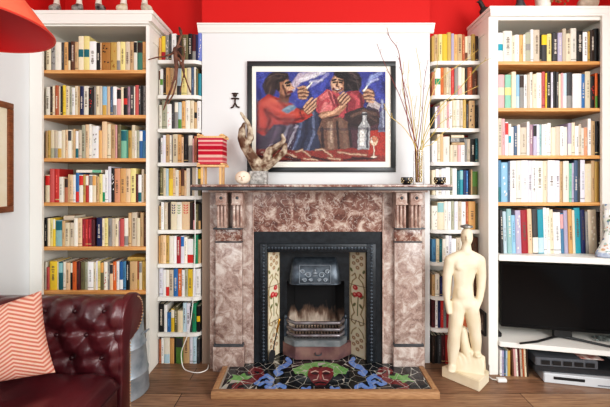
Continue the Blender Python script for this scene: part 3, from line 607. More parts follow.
def tile_panel(xa, ya, xb, yb, label, shade_tone):
    nu, nv = 36, 170; u, v = np.meshgrid(np.linspace(0, 1, nu), np.linspace(0, 1, nv)); zt_, zb_ = zi-.004, HZ+.002
    pts = np.stack([xa+(xb-xa)*u, ya+(yb-ya)*u, zb_+(zt_-zb_)*v], -1)
    X, Y = (u-.5)*13, (1-v)*104
    p = Paint(X, Y, np.array((240, 228, 200))*shade_tone); g = np.array((150, 128, 92))*shade_tone; rd = np.array((196, 52, 62))*shade_tone; gn = np.array((120, 122, 84))*shade_tone
    for yc in (10, 90):
        for dx, dy in ((0, -7), (-3, -3), (3, -3), (0, 0), (-3, 3), (3, 3), (0, 7)): p.ell(dx, yc+dy, 1.5, 1.8, np.array((168, 132, 104))*shade_tone, 0, .9); p.ell(dx, yc+dy, .6, .7, np.array((228, 206, 170))*shade_tone)
    for s in (-1, 1):
        p.line([(s*4.5, 26), (s*2, 23), (s*1, 27), (s*4, 31), (s*5.5, 38), (s*5, 52), (s*2.5, 62), (s*4.6, 66), (s*4.8, 71), (s*2.2, 73), (s*1, 69)], .45, g, .9)
        p.line([(s*1, 76), (s*4, 80), (s*5, 84)], .4, g, .9); p.ell(s*3.4, 45, 1.1, 2.2, gn, 30*s); p.ell(s*2.6, 54, 1.0, 2.2, gn, -25*s); p.ell(s*5, 20, 1, 2, gn, 20*s)
    for cx, cy, r_ in ((1.8, 37, 2.0), (-1.4, 43, 2.4), (2.0, 44, 1.9)):
        p.ell(cx, cy, r_, r_*1.15, rd); p.ell(cx+.3, cy-.3, r_*.45, r_*.5, np.array((236, 150, 140))*shade_tone)
    p.line([(-.5, 46), (0, 58), (0, 64)], .4, gn)
    for yy in (34.5, 69.5): p.line([(-7, yy), (7, yy)], .16, np.array((120, 104, 84))*shade_tone, 1, .2)
    p.line([(-6.2, 0), (-6.2, 104)], .3, g, .8); p.line([(6.2, 0), (6.2, 104)], .3, g, .8)
    o = grid_mesh('tile_panel', pts, p.c, VCG, fi, False); o['label'] = label
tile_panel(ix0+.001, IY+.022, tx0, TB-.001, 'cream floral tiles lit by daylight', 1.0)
tile_panel(ix1-.001, IY+.022, tx1, TB-.001, 'cream floral tiles with shade painted in', .78)  # same tiles, the cheek's shade painted into their colours
# back plate with arched opening
b = MB(); zA = WZ(284, TB)+.02; zT = zi
b.box(tx0, OP0, TB, TB+.015, HZ, zT).box(OP1, tx1, TB, TB+.015, HZ, zT).box(OP0, OP1, TB, TB+.015, zA, zT).box(tx0-.02, ix0, TB+.0155, TB+.02, zT-.02, zT).build('back_plate', IRON, fi, False)
MB().box(ix0+.001, ix1-.001, IY+.021, TB+.02, zi-.003, zi+.003).build('soffit_plate', IRON, fi, False)
# firebox of pale firebrick, sooted
fb = bpy.data.materials.new('sooted_firebrick'); n_, l_, b_ = nodes(fb); g = n_.new('ShaderNodeNewGeometry')
mp = n_.new('ShaderNodeMapping'); mp.inputs['Scale'].default_value = (14, 1, 5); l_.new(g.outputs['Position'], mp.inputs['Vector'])
t = n_.new('ShaderNodeTexNoise'); t.inputs['Scale'].default_value = 1.4; t.inputs['Detail'].default_value = 3; l_.new(mp.outputs['Vector'], t.inputs['Vector'])
s_ = n_.new('ShaderNodeSeparateXYZ'); l_.new(g.outputs['Position'], s_.inputs['Vector'])
m1 = n_.new('ShaderNodeMapRange'); m1.inputs['From Min'].default_value = .19; m1.inputs['From Max'].default_value = .44; l_.new(s_.outputs['Z'], m1.inputs['Value'])
ad = n_.new('ShaderNodeMath'); ad.operation = 'ADD'; l_.new(m1.outputs[0], ad.inputs[0]); l_.new(t.outputs['Fac'], ad.inputs[1])
r_ = n_.new('ShaderNodeValToRGB'); e_ = r_.color_ramp.elements; e_[0].position = .55; e_[0].color = (*lin((206, 190, 174)), 1); e_[1].position = 1.0; e_[1].color = (*lin((18, 18, 20)), 1)
k_ = e_.new(.82); k_.color = (*lin((104, 82, 68)), 1)
l_.new(ad.outputs[0], r_.inputs['Fac']); l_.new(r_.outputs['Color'], b_.inputs['Base Color']); b_.inputs['Roughness'].default_value = .9
bx0, bx1, by = OP0+.05, OP1-.05, 2.56; zf = HZ+.10
b = MB()
b.quad((OP0, TB+.015, zf), (bx0, by, zf), (bx0, by, .72), (OP0, TB+.015, .72)).quad((bx0, by, zf), (bx1, by, zf), (bx1, by-.03, .72), (bx0, by-.03, .72)).quad((bx1, by, zf), (OP1, TB+.015, zf), (OP1, TB+.015, .72), (bx1, by, .72))
b.quad((OP0, TB+.015, zf), (OP1, TB+.015, zf), (bx1, by, zf), (bx0, by, zf)).quad((OP0, TB+.015, .72), (OP1, TB+.015, .72), (bx1, by, .72), (bx0, by, .72))
b.build('firebox', fb, fi, False)
# hood
hx0, hx1 = WX(289, 2.34), WX(341, 2.34); hc = (hx0+hx1)/2; hw = (hx1-hx0)/2; hz1, hz0 = WZ(257.4, 2.41), WZ(284.5, 2.335)
nu, nv = 40, 20; pts = np.zeros((nv, nu, 3))
for j in range(nv):
    v = j/(nv-1); wj = hw*(.80+.20*math.sin(v*math.pi/2)**1.0); dj = .004+.082*math.sin(v*math.pi/2)**.8; z = hz1+(hz0-hz1)*(1-math.cos(v*math.pi/2))**.75
    for i in range(nu):
        a = math.pi*i/(nu-1); cx, sy = math.cos(a), math.sin(a); ex = .38
        pts[j, i] = (hc - wj*math.copysign(abs(cx)**ex, cx), TB - dj*abs(sy)**ex, z)
hood = grid_mesh('hood', pts, None, IRONL, fi)
b = MB(); b.tube([tuple(pts[-1, i]) for i in range(nu)], .005, 8); b.build('hood_rim', IRONL, hood)
def hoodpt(u, v):
    j = min(nv-1, max(0, v*(nv-1))); j0 = int(j); return Vector((hc+u*hw, pts[j0, nu//2, 1]-.005, pts[j0, nu//2, 2]))
b = MB()
for s in (-1, 1):
    for (uc, vc, r0, tn) in ((.26, .70, .022, 1.6), (.48, .58, .017, 1.5), (.40, .85, .015, 1.4), (.16, .86, .012, 1.3)):
        c = hoodpt(s*uc, vc); q = []
        for k in range(22):
            a = k/21*tn*2*math.pi; rr = r0*(1-k/26); q.append((c.x+s*rr*math.cos(a), hoodpt(0, vc).y-.002+(.0 if k else 0)-(rr*math.sin(a))*-.3, c.z+rr*math.sin(a)*.8))
        b.tube(q, .0042, 6)
c = hoodpt(0, .68); b.ball((c.x, c.y, c.z), (.016, .008, .010)).ball((c.x, c.y+.004, c.z+.016), (.007, .006, .010)).ball((c.x, c.y-.004, c.z-.016), (.020, .006, .005))
b.tube([hoodpt(-.60, .42), hoodpt(.60, .42)], .0025, 6).tube([hoodpt(-.62, .95), hoodpt(.62, .95)], .0025, 6)
b.tube([hoodpt(-.60, k/10) for k in (4.2, 5.5, 7, 8.5, 9.5)], .0025, 6).tube([hoodpt(.60, k/10) for k in (4.2, 5.5, 7, 8.5, 9.5)], .0025, 6)
b.build('hood_relief', mat('worn_iron_relief', (128, 136, 144), .4, .4), hood)
# grate
gx0, gx1 = WX(287.5, 2.40), WX(343.5, 2.40); cx0, cx1 = WX(295, 2.325), WX(339.5, 2.325); gy = 2.325
def bay(z, off=0): return [(gx0, TB-.008, z), (gx0+.004, TB-.05, z), (cx0, gy-off, z), (cx1, gy-off, z), (gx1-.004, TB-.05, z), (gx1, TB-.008, z)]
for py in (323, 329.6, 335.6):
    z = WZ(py, gy); q = bay(z); rr = []
    for a, c in zip(q, q[1:]):
        for k in range(4): rr.append(tuple(Vector(a).lerp(Vector(c), k/4)))
    rr.append(q[-1]); b = MB()
    for off in (0,): b.tube([(x, y-off, zz) for x, y, zz in rr], .0105, 10)
    b.build('grate_bar', STEELB, fi)
for xx in (gx0-.012, gx1+.012):
    b = MB(); b.box(xx-.011, xx+.011, TB-.035, TB-.012, HZ+.09, WZ(319, 2.39), .003).ball((xx, TB-.0235, WZ(317, 2.39)), (.011, .011, .016), 12, 8); b.build('grate_post', IRONL, fi)
zl1, zl0 = WZ(340, gy), WZ(346.5, 2.32)
pl = [(gx0-.02, TB-.004), (gx0-.02, TB-.045), (cx0-.004, gy-.012), (cx1+.004, gy-.012), (gx1+.02, TB-.045), (gx1+.02, TB-.004)]
MB().prism(pl, zl0, zl1, 'z', .003).build('grate_ledge', mat('grey_iron', (112, 118, 122), .4, .3, c2=(140, 144, 146), scale=16), fi)
b = MB()
for k in range(15): xx = cx0 + (cx1-cx0)*k/14; b.box(xx-.004, xx+.004, gy+.002, TB+.10, zl1+.012, zl1+.022)
b.build('grate_floor_bars', mat('sooty_iron', (46, 26, 24), .7, .2), fi, False)
pp = [(WX(283, 2.41), TB-.003), (WX(283, 2.41), TB-.02), (cx0+.002, gy+.0), (cx1-.002, gy+.0), (WX(351, 2.41), TB-.02), (WX(351, 2.41), TB-.003)]
pan = MB().prism(pp, HZ+.001, zl0-.001, 'z', .003).build('ash_pan', COPPER, fi)
hcx = (cx0+cx1)/2+.006; zz = WZ(353.5, gy)
MB().tube([(hcx-.02, gy+.001, zz+.004), (hcx-.018, gy-.012, zz-.003), (hcx, gy-.016, zz-.006), (hcx+.018, gy-.012, zz-.003), (hcx+.02, gy+.001, zz+.004)], .0035, 8).build('handle', IRONL, pan)
# fire shovel leaning by the grate
sh = thing('fire_shovel', 'small black fire shovel with brass handle leaning beside the grate', 'shovel', tuple(P(271, 363, 2.295)))
bl_ = [(-.016, 0), (.016, 0), (.02, .05), (.012, .075), (-.012, .075), (-.02, .05)]
p0, p1 = P(270.6, 362.5, 2.292), P(279.5, 319, 2.345); ax = (p1-p0).normalized(); rt = Vector((1, 0, 0)); rt = (rt-ax*rt.dot(ax)).normalized(); nn = ax.cross(rt)
b = MB(); A = [b.bm.verts.new(p0+rt*x+ax*z+nn*.001) for x, z in bl_]; B_ = [b.bm.verts.new(p0+rt*x+ax*z-nn*.003) for x, z in bl_]
b.bm.faces.new(A); b.bm.faces.new(B_[::-1])
for k in range(6): b.bm.faces.new((A[k], A[(k+1) % 6], B_[(k+1) % 6], B_[k]))
b.build('blade', BLACK, sh); MB().tube([p0+ax*.07, p0+ax*.17, p1-ax*.07], .004, 8).build('shaft', BLACK, sh)
MB().tube([p1-ax*.085, p1-ax*.07, p1-ax*.04, p1-ax*.01, p1, p1+ax*.006], [.004, .007, .0065, .0075, .006, .002], 10).build('handle', BRASS, sh)

# ------------------------------------------------------------------ hearth
he = thing('tiled_hearth', 'mosaic tiled hearth with red face and blue scrolls in an oak frame', 'hearth', (.1, 2.1, 0))
hx0, hx1, hy0, hy1 = -.526, .727, 1.966, 2.247
fw = .044
b = MB().box(hx0, hx1, hy0, hy0+fw*.8, 0, .040, .003); b.build('hearth_frame', OAK, he)
MB().box(hx0, hx0+fw*.7, hy0+fw*.8+.0005, hy1, 0, .040, .003).build('hearth_frame', OAK, he); MB().box(hx1-fw*.7, hx1, hy0+fw*.8+.0005, hy1, 0, .040, .003).build('hearth_frame', OAK, he)
MB().box(hx0+fw*.7+.0005, hx1-fw*.7-.0005, hy0+fw*.8+.0005, hy1, 0, .030).box(WX(243.9, 2.25)+.002, WX(393.6, 2.25)-.002, hy1, 2.288, 0, .030).box(JL1+.002, JR0-.002, 2.288, 2.41, 0, .030).build('hearth_slab', mat('pale_grout', (176, 170, 160), .8), he, False)
def mosaic(xa, xb, ya, yb, nu, nv, z):
    X, Y = np.meshgrid(np.linspace(xa, xb, nu), np.linspace(ya, yb, nv)); hh = EYE-z
    px = VX + F*X/Y; py = VY + F*hh/Y
    zx = (px-210)*2.652; zy = (py-350)*2.652
    p = Paint(zx, zy, (17, 21, 27))
    r2 = np.random.default_rng(3); sx = r2.uniform(-.56, .76, 170); sy = r2.uniform(1.95, 2.42, 170)
    D = np.hypot(X[..., None]-sx, Y[..., None]-sy); D.sort(-1); edge = D[..., 1]-D[..., 0]
    BLU, REDC, GRN = (112, 144, 206), (112, 36, 40), (112, 164, 96)
    for s in (0, 1):
        f = (lambda q: q) if s == 0 else (lambda q: [(586-x, y) for x, y in q])
        p.line(f([(176, 58), (186, 46), (200, 42), (212, 32), (206, 24)]), 6, BLU); p.line(f([(190, 60), (178, 66), (172, 58)]), 4.5, BLU)
        p.line(f([(124, 84), (134, 72), (152, 68), (166, 78), (160, 90), (150, 84)]), 5.5, BLU); p.line(f([(150, 98), (166, 104), (184, 92), (198, 98), (196, 108)]), 5.5, BLU)
        p.line(f([(120, 88), (132, 92), (142, 86)]), 4, BLU); p.line(f([(246, 102), (256, 106), (264, 100)]), 4.5, BLU)
        p.line(f([(106, 58), (118, 50), (134, 52), (138, 64), (126, 70), (116, 64)]), 6, REDC); p.line(f([(124, 74), (108, 84), (92, 84), (76, 88), (64, 98), (70, 108), (86, 106)]), 6.5, REDC)
        p.poly(f([(44, 84), (62, 72), (58, 64), (76, 68), (92, 60), (96, 68), (116, 68), (100, 78), (84, 78), (74, 88), (62, 82)]), GRN)
        p.poly(f([(218, 50), (236, 44), (250, 36), (268, 34), (284, 38), (290, 46), (274, 52), (262, 60), (256, 72), (244, 62), (226, 64)]), GRN)
    p.poly([(262, 50), (276, 44), (293, 46), (310, 44), (326, 50), (328, 66), (318, 82), (306, 94), (293, 98), (280, 94), (268, 82), (258, 66)], REDC)
    p.ell(293, 98, 16, 5, (36, 16, 20)); p.ell(293, 36, 26, 6, GRN)
    for s in (-1, 1): p.ell(293+s*15, 62, 9, 3, (26, 18, 20)); p.line([(293+s*6, 58), (293+s*14, 55), (293+s*25, 59)], 1.3, (205, 180, 165)); p.line([(293+s*5, 66), (293+s*9, 78), (293+s*20, 80)], 1.1, (205, 180, 165))
    p.line([(293, 58), (293, 76)], 3, (150, 60, 56)); p.line([(278, 88), (293, 85), (308, 88)], 1.6, (30, 14, 18))
    face = (((zx-293)/34)**2 + ((zy-71)/29)**2) < 1
    p.c = np.where(((edge < .0022) & ~face)[..., None], np.array((184, 182, 172)), p.c)
    p.noise(5, .2)
    return np.stack([X, Y, np.full(X.shape, z)], -1), p.c
q = mosaic(hx0+fw*.7+.014, hx1-fw*.7-.006, hy0+fw*.8+.004, hy1, 460, 110, .0345); grid_mesh('mosaic_tiles', q[0], q[1], VCG, he, False)
q = mosaic(WX(243.9, 2.25)+.003, WX(393.6, 2.25)-.003, hy1, 2.2875, 330, 24, .0345); grid_mesh('mosaic_tiles', q[0], q[1], VCG, he, False)
q = mosaic(JL1+.003, JR0-.003, 2.2875, 2.405, 300, 60, .0345); grid_mesh('mosaic_tiles', q[0], q[1], VCG, he, False)

# ------------------------------------------------------------------ painting over the mantel
pt_ = thing('framed_painting', 'large black framed painting of two seated people smoking above the mantel', 'painting', tuple(P(321, 172, 2.34)))
PY = 2.338
def frame(root, x0, x1, y0, y1, w, Y, d, m, name='frame', wall=CBY-.001):
    X0, X1, Z0, Z1 = WX(x0, Y), WX(x1, Y), WZ(y1, Y), WZ(y0, Y); wd_ = w*Y/F
    b = MB(); b.box(X0, X1, Y, wall, Z1-wd_, Z1, .002).box(X0, X1, Y, wall, Z0, Z0+wd_, .002).box(X0, X0+wd_, Y, wall, Z0+wd_, Z1-wd_, .002).box(X1-wd_, X1, Y, wall, Z0+wd_, Z1-wd_, .002)
    b.build(name, m, root); return X0+wd_, X1-wd_, Z0+wd_, Z1-wd_
a0, a1, c0, c1 = frame(pt_, 247, 395.9, 61, 172, 4.8, PY, .02, BLACKW)
MB().box(a0, a1, PY+.012, CBY-.002, c0, c1).build('mount', MATB, pt_, False)
px, py = np.meshgrid(np.linspace(256, 385.5, 300), np.linspace(161.8, 71.7, 210))
p = Paint(px, py, (52, 60, 158)); wx = p.wob(.3, .6, 1); p.x = px+wx; p.y = py+p.wob(.3, .5, 2)
SK, SKD, RDC, PNK, BRN, DK = (198, 140, 104), (134, 84, 60), (206, 62, 44), (214, 92, 98), (112, 76, 58), (40, 28, 30)
p.poly([(256, 108), (386, 108), (386, 162), (256, 162)], (84, 44, 56)); p.poly([(256, 100), (275, 100), (300, 140), (256, 150)], (70, 44, 74))
for x0, y0, dx in ((262, 74, 5), (264, 80, -4), (296, 94, 6), (312, 92, 8), (326, 80, -5), (372, 84, 6), (378, 94, 6), (358, 76, 4), (318, 100, 5), (380, 108, 3)): p.line([(x0, y0), (x0+dx, y0+9)], 2.2, (70, 84, 196), .55, 1.5)
for x0, y0 in ((258, 90), (308, 90), (328, 88), (366, 100), (384, 84)): p.line([(x0, y0), (x0+3, y0+10)], 2.4, (28, 30, 92), .6, 1.5)
for q, w_, cl, al in (([(292, 89), (297, 82), (306, 77), (318, 72)], 3.2, (206, 190, 200), .8), ([(294, 84), (300, 76), (310, 72)], 3, (196, 176, 190), .75), ([(301, 80), (314, 76), (324, 72)], 2.2, (226, 220, 226), .75), ([(308, 87), (318, 82), (328, 74)], 1.6, (164, 160, 206), .7), ([(310, 82), (322, 80)], 1.2, (236, 230, 232), .7)): p.line(q, w_, cl, al, 1.6)
# trousers and folds
p.poly([(296, 116), (318, 106), (328, 152), (290, 156), (284, 134)], (48, 54, 84)); p.poly([(270, 122), (298, 118), (294, 156), (258, 156), (262, 136)], (64, 46, 72))
for q, cl in (([(290, 122), (284, 138), (272, 152)], (150, 148, 170)), ([(302, 118), (299, 136), (292, 152)], (92, 108, 150)), ([(313, 112), (314, 134), (307, 152)], (108, 120, 156)), ([(297, 126), (288, 146), (277, 156)], (176, 172, 186)), ([(307, 114), (306, 134), (300, 152)], (30, 32, 58)), ([(320, 112), (321, 150)], (28, 28, 50)), ([(278, 128), (270, 146), (262, 154)], (120, 96, 120)), ([(284, 128), (279, 144)], (40, 28, 50))): p.line(q, 1.5, cl, .8, 1.2)
# smoker in red: hair, sweater, head, hands
p.ell(277, 80.5, 11.5, 9, DK, -15); p.ell(270, 88, 6, 8.5, (58, 40, 40), 0, .9); p.ell(268, 84, 5, 8, (64, 44, 40), 20, .7)
p.poly([(258, 102), (268, 94), (282, 99), (292, 104), (302, 112), (309, 107), (313, 115), (302, 122), (288, 125), (274, 124), (264, 136), (257, 132)], (186, 46, 36))
for q, w_, cl in (([(264, 104), (272, 100), (282, 104)], 2.2, (226, 88, 58)), ([(270, 106), (282, 112), (296, 114), (308, 111)], 2.0, (222, 76, 50)), ([(260, 112), (263, 124)], 2, (216, 70, 50)), ([(268, 112), (278, 119), (294, 120), (304, 118)], 1.3, (110, 22, 26)), ([(265, 110), (270, 120), (266, 132)], 1.4, (104, 22, 30)), ([(276, 99), (284, 106), (290, 108)], 1.1, (120, 28, 28)), ([(284, 123), (296, 123.5)], 1.2, (90, 20, 28)), ([(300, 112), (303, 119)], .9, (120, 26, 28)), ([(258, 104), (258, 130)], 1.2, (120, 30, 36))): p.line(q, w_, cl, .85, 1.1)
p.poly([(279, 93), (290, 96), (288, 104), (280, 102)], (112, 66, 48)); p.ell(284.5, 87, 7.2, 9, (164, 106, 76), -10); p.ell(287.4, 87, 4.4, 6.4, (218, 162, 122), -12); p.ell(285, 92, 3.2, 2.6, (176, 116, 86)); p.poly([(289.6, 83), (295, 88.2), (290.5, 90)], (216, 160, 120))
p.ell(281, 77.5, 8, 4, DK, -22); p.line([(278, 81), (278.6, 90)], 1.4, DK, .9)
for q in ([(268, 78), (276, 74), (286, 75)], [(266, 86), (270, 79), (276, 77)], [(269, 94), (271, 86)], [(274, 80), (282, 77)]): p.line(q, .7, (112, 82, 70), .7, .8); p.line([(285.5, 83.2), (290, 82.2)], .8, (30, 18, 18)); p.line([(287, 85.3), (289.6, 85)], .7, (30, 18, 18)); p.line([(288, 92.5), (292, 91.6)], .8, (120, 34, 36)); p.line([(283, 86), (286.4, 95)], .9, (100, 56, 42), .7); p.line([(286, 97), (290.5, 95)], .8, (70, 38, 32))
p.ell(302.5, 93, 5, 7, (116, 70, 50), 10)
for q in ([(298.4, 88), (303, 86.6), (307, 88.4)], [(298.6, 91.6), (304, 90.4), (308, 92)], [(299.2, 95), (304, 94.2), (307.6, 95.6)], [(300, 98), (306, 98)]): p.line(q, 1.25, (206, 152, 112), 1, .6)
for q in ([(298.6, 90), (307, 90)], [(299, 93.6), (307.4, 93.8)], [(300, 96.8), (306.6, 97)]): p.line(q, .45, (80, 46, 38), .5, .6)
p.line([(307, 88), (312, 82.6)], .7, (244, 240, 228)); p.poly([(281, 110), (290, 104.5), (297, 107), (288, 114)], (84, 120, 150)); p.line([(283, 110), (293, 106)], 1, (150, 180, 196), .8)
p.ell(309.6, 107.6, 5.4, 7, (132, 82, 60), 35)
for q in ([(305, 110), (310, 105), (316.5, 98.6)], [(306.4, 112), (312, 107), (318, 100.6)], [(308, 113.6), (314, 108.6), (318.6, 103.6)], [(304, 107), (308, 102), (312, 98.4)]): p.line(q, 1.15, (214, 160, 122), 1, .6)
for q in ([(305.6, 111), (311, 106), (317, 99.8)], [(307.2, 112.8), (313, 107.8), (318, 102.4)]): p.line(q, .4, (84, 50, 40), .5, .6)
# smoker in pink
p.ell(348, 80, 13.4, 11, (30, 22, 26), 10); p.ell(355, 83, 6, 9, (34, 24, 28)); p.ell(352, 75, 6, 3, (74, 56, 58), 20, .6)
for q in ([(344, 74), (352, 73), (358, 78)], [(350, 80), (357, 82), (359, 90)], [(348, 84), (353, 92)], [(354, 76), (360, 84)]): p.line(q, .7, (96, 74, 74), .7, .8)
p.poly([(317, 98), (327, 89), (337, 92), (346, 98), (350, 112), (340, 120), (324, 119), (316, 111)], (186, 62, 72)); p.poly([(346, 92), (358, 90), (365, 98), (362, 114), (350, 118)], (150, 40, 54))
for q, w_, cl in (([(322, 98), (329, 93), (333, 102), (327, 112)], 2.6, (230, 112, 112)), ([(326, 104), (322, 112)], 2.2, (236, 132, 126)), ([(334, 96), (339, 108), (336, 116)], 1.2, (110, 26, 42)), ([(329, 92), (334, 106)], .9, (120, 30, 46)), ([(352, 94), (358, 100), (357, 112)], 2.0, (206, 76, 84)), ([(360, 94), (363, 108)], 1.2, (96, 24, 40)), ([(346, 100), (348, 116)], 1.1, (90, 22, 38)), ([(320, 114), (334, 119)], 1.0, (100, 26, 44))): p.line(q, w_, cl, .85, 1.1)
p.ell(338.2, 83.6, 7.8, 9.4, (176, 116, 86), 8); p.ell(336.6, 84, 5.4, 7.2, (226, 172, 134), 8); p.ell(335, 87.4, 2.2, 1.8, (236, 176, 146)); p.ell(341, 88, 1.8, 2.2, (226, 166, 132)); p.ell(342, 74.6, 8.4, 4, (30, 22, 26), 14); p.line([(345.4, 78), (345.6, 90)], 1.6, (30, 22, 26), .9)
p.line([(332.6, 80.2), (336, 79.4)], .7, (30, 18, 18)); p.line([(339, 80), (343, 80.8)], .7, (30, 18, 18)); p.line([(333.4, 82.2), (335.8, 82.2)], .7, (30, 18, 18)); p.line([(339.4, 82.4), (342, 82.8)], .7, (30, 18, 18)); p.line([(337.6, 82), (336.6, 86), (338.6, 86.6)], .6, (110, 62, 48)); p.line([(333.6, 88.6), (337.4, 90.6), (341.6, 88.6)], 1.1, (110, 26, 34)); p.line([(334.6, 88.8), (337.4, 89.8), (340.8, 88.8)], .5, (246, 236, 226))
p.poly([(318, 116), (322, 112), (334, 110), (343, 102), (347, 106), (338, 116), (324, 121)], (168, 112, 82)); p.line([(322, 116), (333, 112.6), (344, 104)], 1.7, (220, 164, 126), 1, 1.0); p.line([(322, 120), (338, 115.6)], .8, (78, 44, 36))
p.ell(342.4, 100, 5, 5.6, (120, 72, 54), -30)
for q in ([(338, 99), (341, 95), (344, 92.6)], [(340, 101), (343.6, 96.4), (346.6, 94)], [(342, 103), (346, 98.4), (348.8, 96)], [(344, 105), (348, 101), (350, 98.6)]): p.line(q, 1.1, (218, 162, 124), 1, .6)
for q in ([(339, 100), (342.4, 95.6), (345.4, 93.2)], [(341, 102), (345, 97.4), (347.8, 95)]): p.line(q, .4, (84, 48, 40), .5, .6)
p.poly([(371, 99), (381, 104), (379, 112), (366, 107)], (176, 160, 162)); p.line([(372, 101), (379, 107)], 1, (220, 206, 204), .8); p.line([(368, 107), (378, 111)], .8, (60, 40, 60)); p.ell(368.6, 95, 5.8, 6.6, (124, 76, 56), 30)
for q in ([(363.6, 91), (368, 90), (372, 91.6)], [(364, 94.6), (369, 93.8), (373.4, 95.6)], [(365, 98), (370, 97.6), (374, 99)], [(367, 101), (373, 102)]): p.line(q, 1.2, (214, 158, 120), 1, .6)
for q in ([(364, 92.8), (372.6, 93.4)], [(364.6, 96.4), (373.6, 97.2)]): p.line(q, .45, (84, 48, 40), .5, .6)
p.line([(364, 91), (369, 83.6)], .8, (244, 240, 232)); p.line([(368, 84), (372, 77), (381, 73)], 2.2, (150, 170, 226), .75, 1.5); p.line([(371, 82), (378, 79)], 1.4, (200, 206, 236), .7, 1.2)
p.poly([(322, 119), (340, 117), (348, 122), (352, 146), (340, 154), (322, 150), (317, 132)], (116, 78, 62)); p.poly([(344, 114), (362, 107), (376, 111), (381, 122), (362, 130), (350, 127)], (58, 38, 38))
for q, w_, cl in (([(330, 124), (331, 146)], 3.2, (150, 116, 96)), ([(331, 126), (331.6, 142)], 1.2, (196, 164, 140)), ([(322, 128), (323, 148)], 1.4, (46, 30, 36)), ([(340, 120), (344, 134), (346, 148)], 2.4, (124, 92, 76)), ([(337, 122), (339, 150)], 1.0, (40, 26, 28)), ([(349, 124), (351, 146)], 1.2, (38, 26, 30)), ([(352, 116), (364, 111), (375, 114)], 1.8, (108, 76, 64)), ([(352, 124), (364, 127)], 1, (30, 20, 24)), ([(366, 114), (376, 121)], 1.2, (86, 60, 54))): p.line(q, w_, cl, .85, 1.2)
# floor, food, bottle and glass
p.poly([(256, 149), (322, 151), (352, 148), (386, 150), (386, 162), (256, 162)], (150, 44, 36)); p.poly([(370, 131), (385.5, 129), (385.5, 156), (368, 154)], (188, 44, 30))
for q in ([(276, 154), (284, 152), (296, 157)], [(296, 152), (302, 150), (310, 156)], [(316, 150), (322, 149), (332, 156)], [(338, 152), (350, 154), (366, 155)], [(304, 158.6), (318, 160)], [(328, 158), (340, 159.6)], [(262, 152), (270, 156)]): p.line(q, 1.3, (176, 120, 90), .9, .8); p.line(q, .5, (238, 206, 172), .8, .6)
for q in ([(258, 156), (276, 159)], [(276, 160.6), (300, 161)], [(344, 160), (376, 158)], [(286, 157), (300, 160)], [(312, 157), (330, 161)], [(352, 157.6), (368, 158.6)]): p.line(q, 1.0, (56, 18, 24), .9, .8)
p.poly([(362.4, 112), (366.6, 112), (367, 121), (370.4, 127), (369.4, 149.6), (357.2, 149.6), (358, 127), (362, 121)], (164, 164, 166)); p.poly([(359.6, 129), (364.6, 129), (364.6, 146), (359.6, 146)], (226, 222, 214)); p.line([(364, 112.6), (364, 124)], .8, (228, 226, 222)); p.line([(367.6, 128), (367, 147)], .9, (70, 72, 84)); p.line([(362.4, 114), (366.6, 114)], .8, (60, 60, 70))
p.ell(374, 141, 4, 5, (230, 196, 158)); p.ell(374, 139.4, 3.3, 2.6, (206, 120, 84)); p.line([(371.4, 138), (372, 143)], .6, (252, 240, 224)); p.line([(374, 146), (374, 156)], .7, (244, 224, 198)); p.ell(374, 157, 3.4, 1.1, (244, 224, 198))
p.poly([(380, 112), (386, 110), (386, 132), (378, 132)], (104, 112, 144)); p.line([(382, 100), (384, 126)], 1.3, (170, 176, 200), .8); p.line([(384.6, 104), (385, 130)], .8, (56, 60, 100), .8)
p.poly([(256, 128.5), (386, 127.5), (386, 130), (256, 131)], (50, 40, 60), .35)  # dark band paints the pane's reflection into the canvas colours
lum = p.c.mean(-1); gy_l, gx_l = np.gradient(lum); ed_ = np.clip((np.hypot(gx_l, gy_l)-9)/40, 0, 1); p.c = p.c*(1-.22*ed_[..., None]); p.c = p.c*.80 + p.c.mean(-1, keepdims=True)*.20
g_ = np.random.default_rng(5).normal(0, 1, p.c.shape[:2]); g_ = (g_+np.roll(g_, 1, 0)+np.roll(g_, 2, 0)+np.roll(np.roll(g_, 1, 0), 1, 1)+np.roll(np.roll(g_, 2, 0), 1, 1))/2.2
p.c = np.clip(p.c*(1+.10*g_[..., None])*.93, 0, 255); p.noise(4, 2.1, 3)
cv = np.stack([(px-VX)*(PY+.011)/F, np.full(px.shape, PY+.011), EYE-(py-VY)*(PY+.011)/F], -1)
grid_mesh('canvas', cv, p.c, VC, pt_, False)
MB().box(a0+.0005, a1-.0005, PY+.005, PY+.0065, c0+.0005, c1-.0005).build('glass_pane', pane_mat('picture_glass'), pt_, False)

# picture on the side wall, of which only the far end is in view
pw = thing('framed_picture', 'brown wooden framed picture hanging on the side wall above the sofa', 'picture', (XL, 1.8, 1.02))
yA, yB, za, zb = 1.45, 2.062, EYE-.182, EYE+.436; fwd = .034; xq = XL+.022
b = MB(); b.box(XL+.001, xq, yA, yB, zb-fwd, zb, .003).box(XL+.001, xq, yA, yB, za, za+fwd, .003).box(XL+.001, xq, yA, yA+fwd, za+fwd, zb-fwd, .003).box(XL+.001, xq, yB-fwd, yB, za+fwd, zb-fwd, .003); b.build('frame', BROWNW, pw)
MB().box(XL+.002, XL+.010, yA+fwd, yB-fwd, za+fwd, zb-fwd).build('mount', mat('cream_mount', (232, 226, 206), .8, c2=(226, 216, 190)), pw, False)
MB().box(XL+.0105, XL+.0115, yA+.13, yB-.13, za+.13, zb-.13).build('drawing', mat('sepia_drawing', (214, 200, 170), .8, c2=(150, 130, 104), scale=9), pw, False)

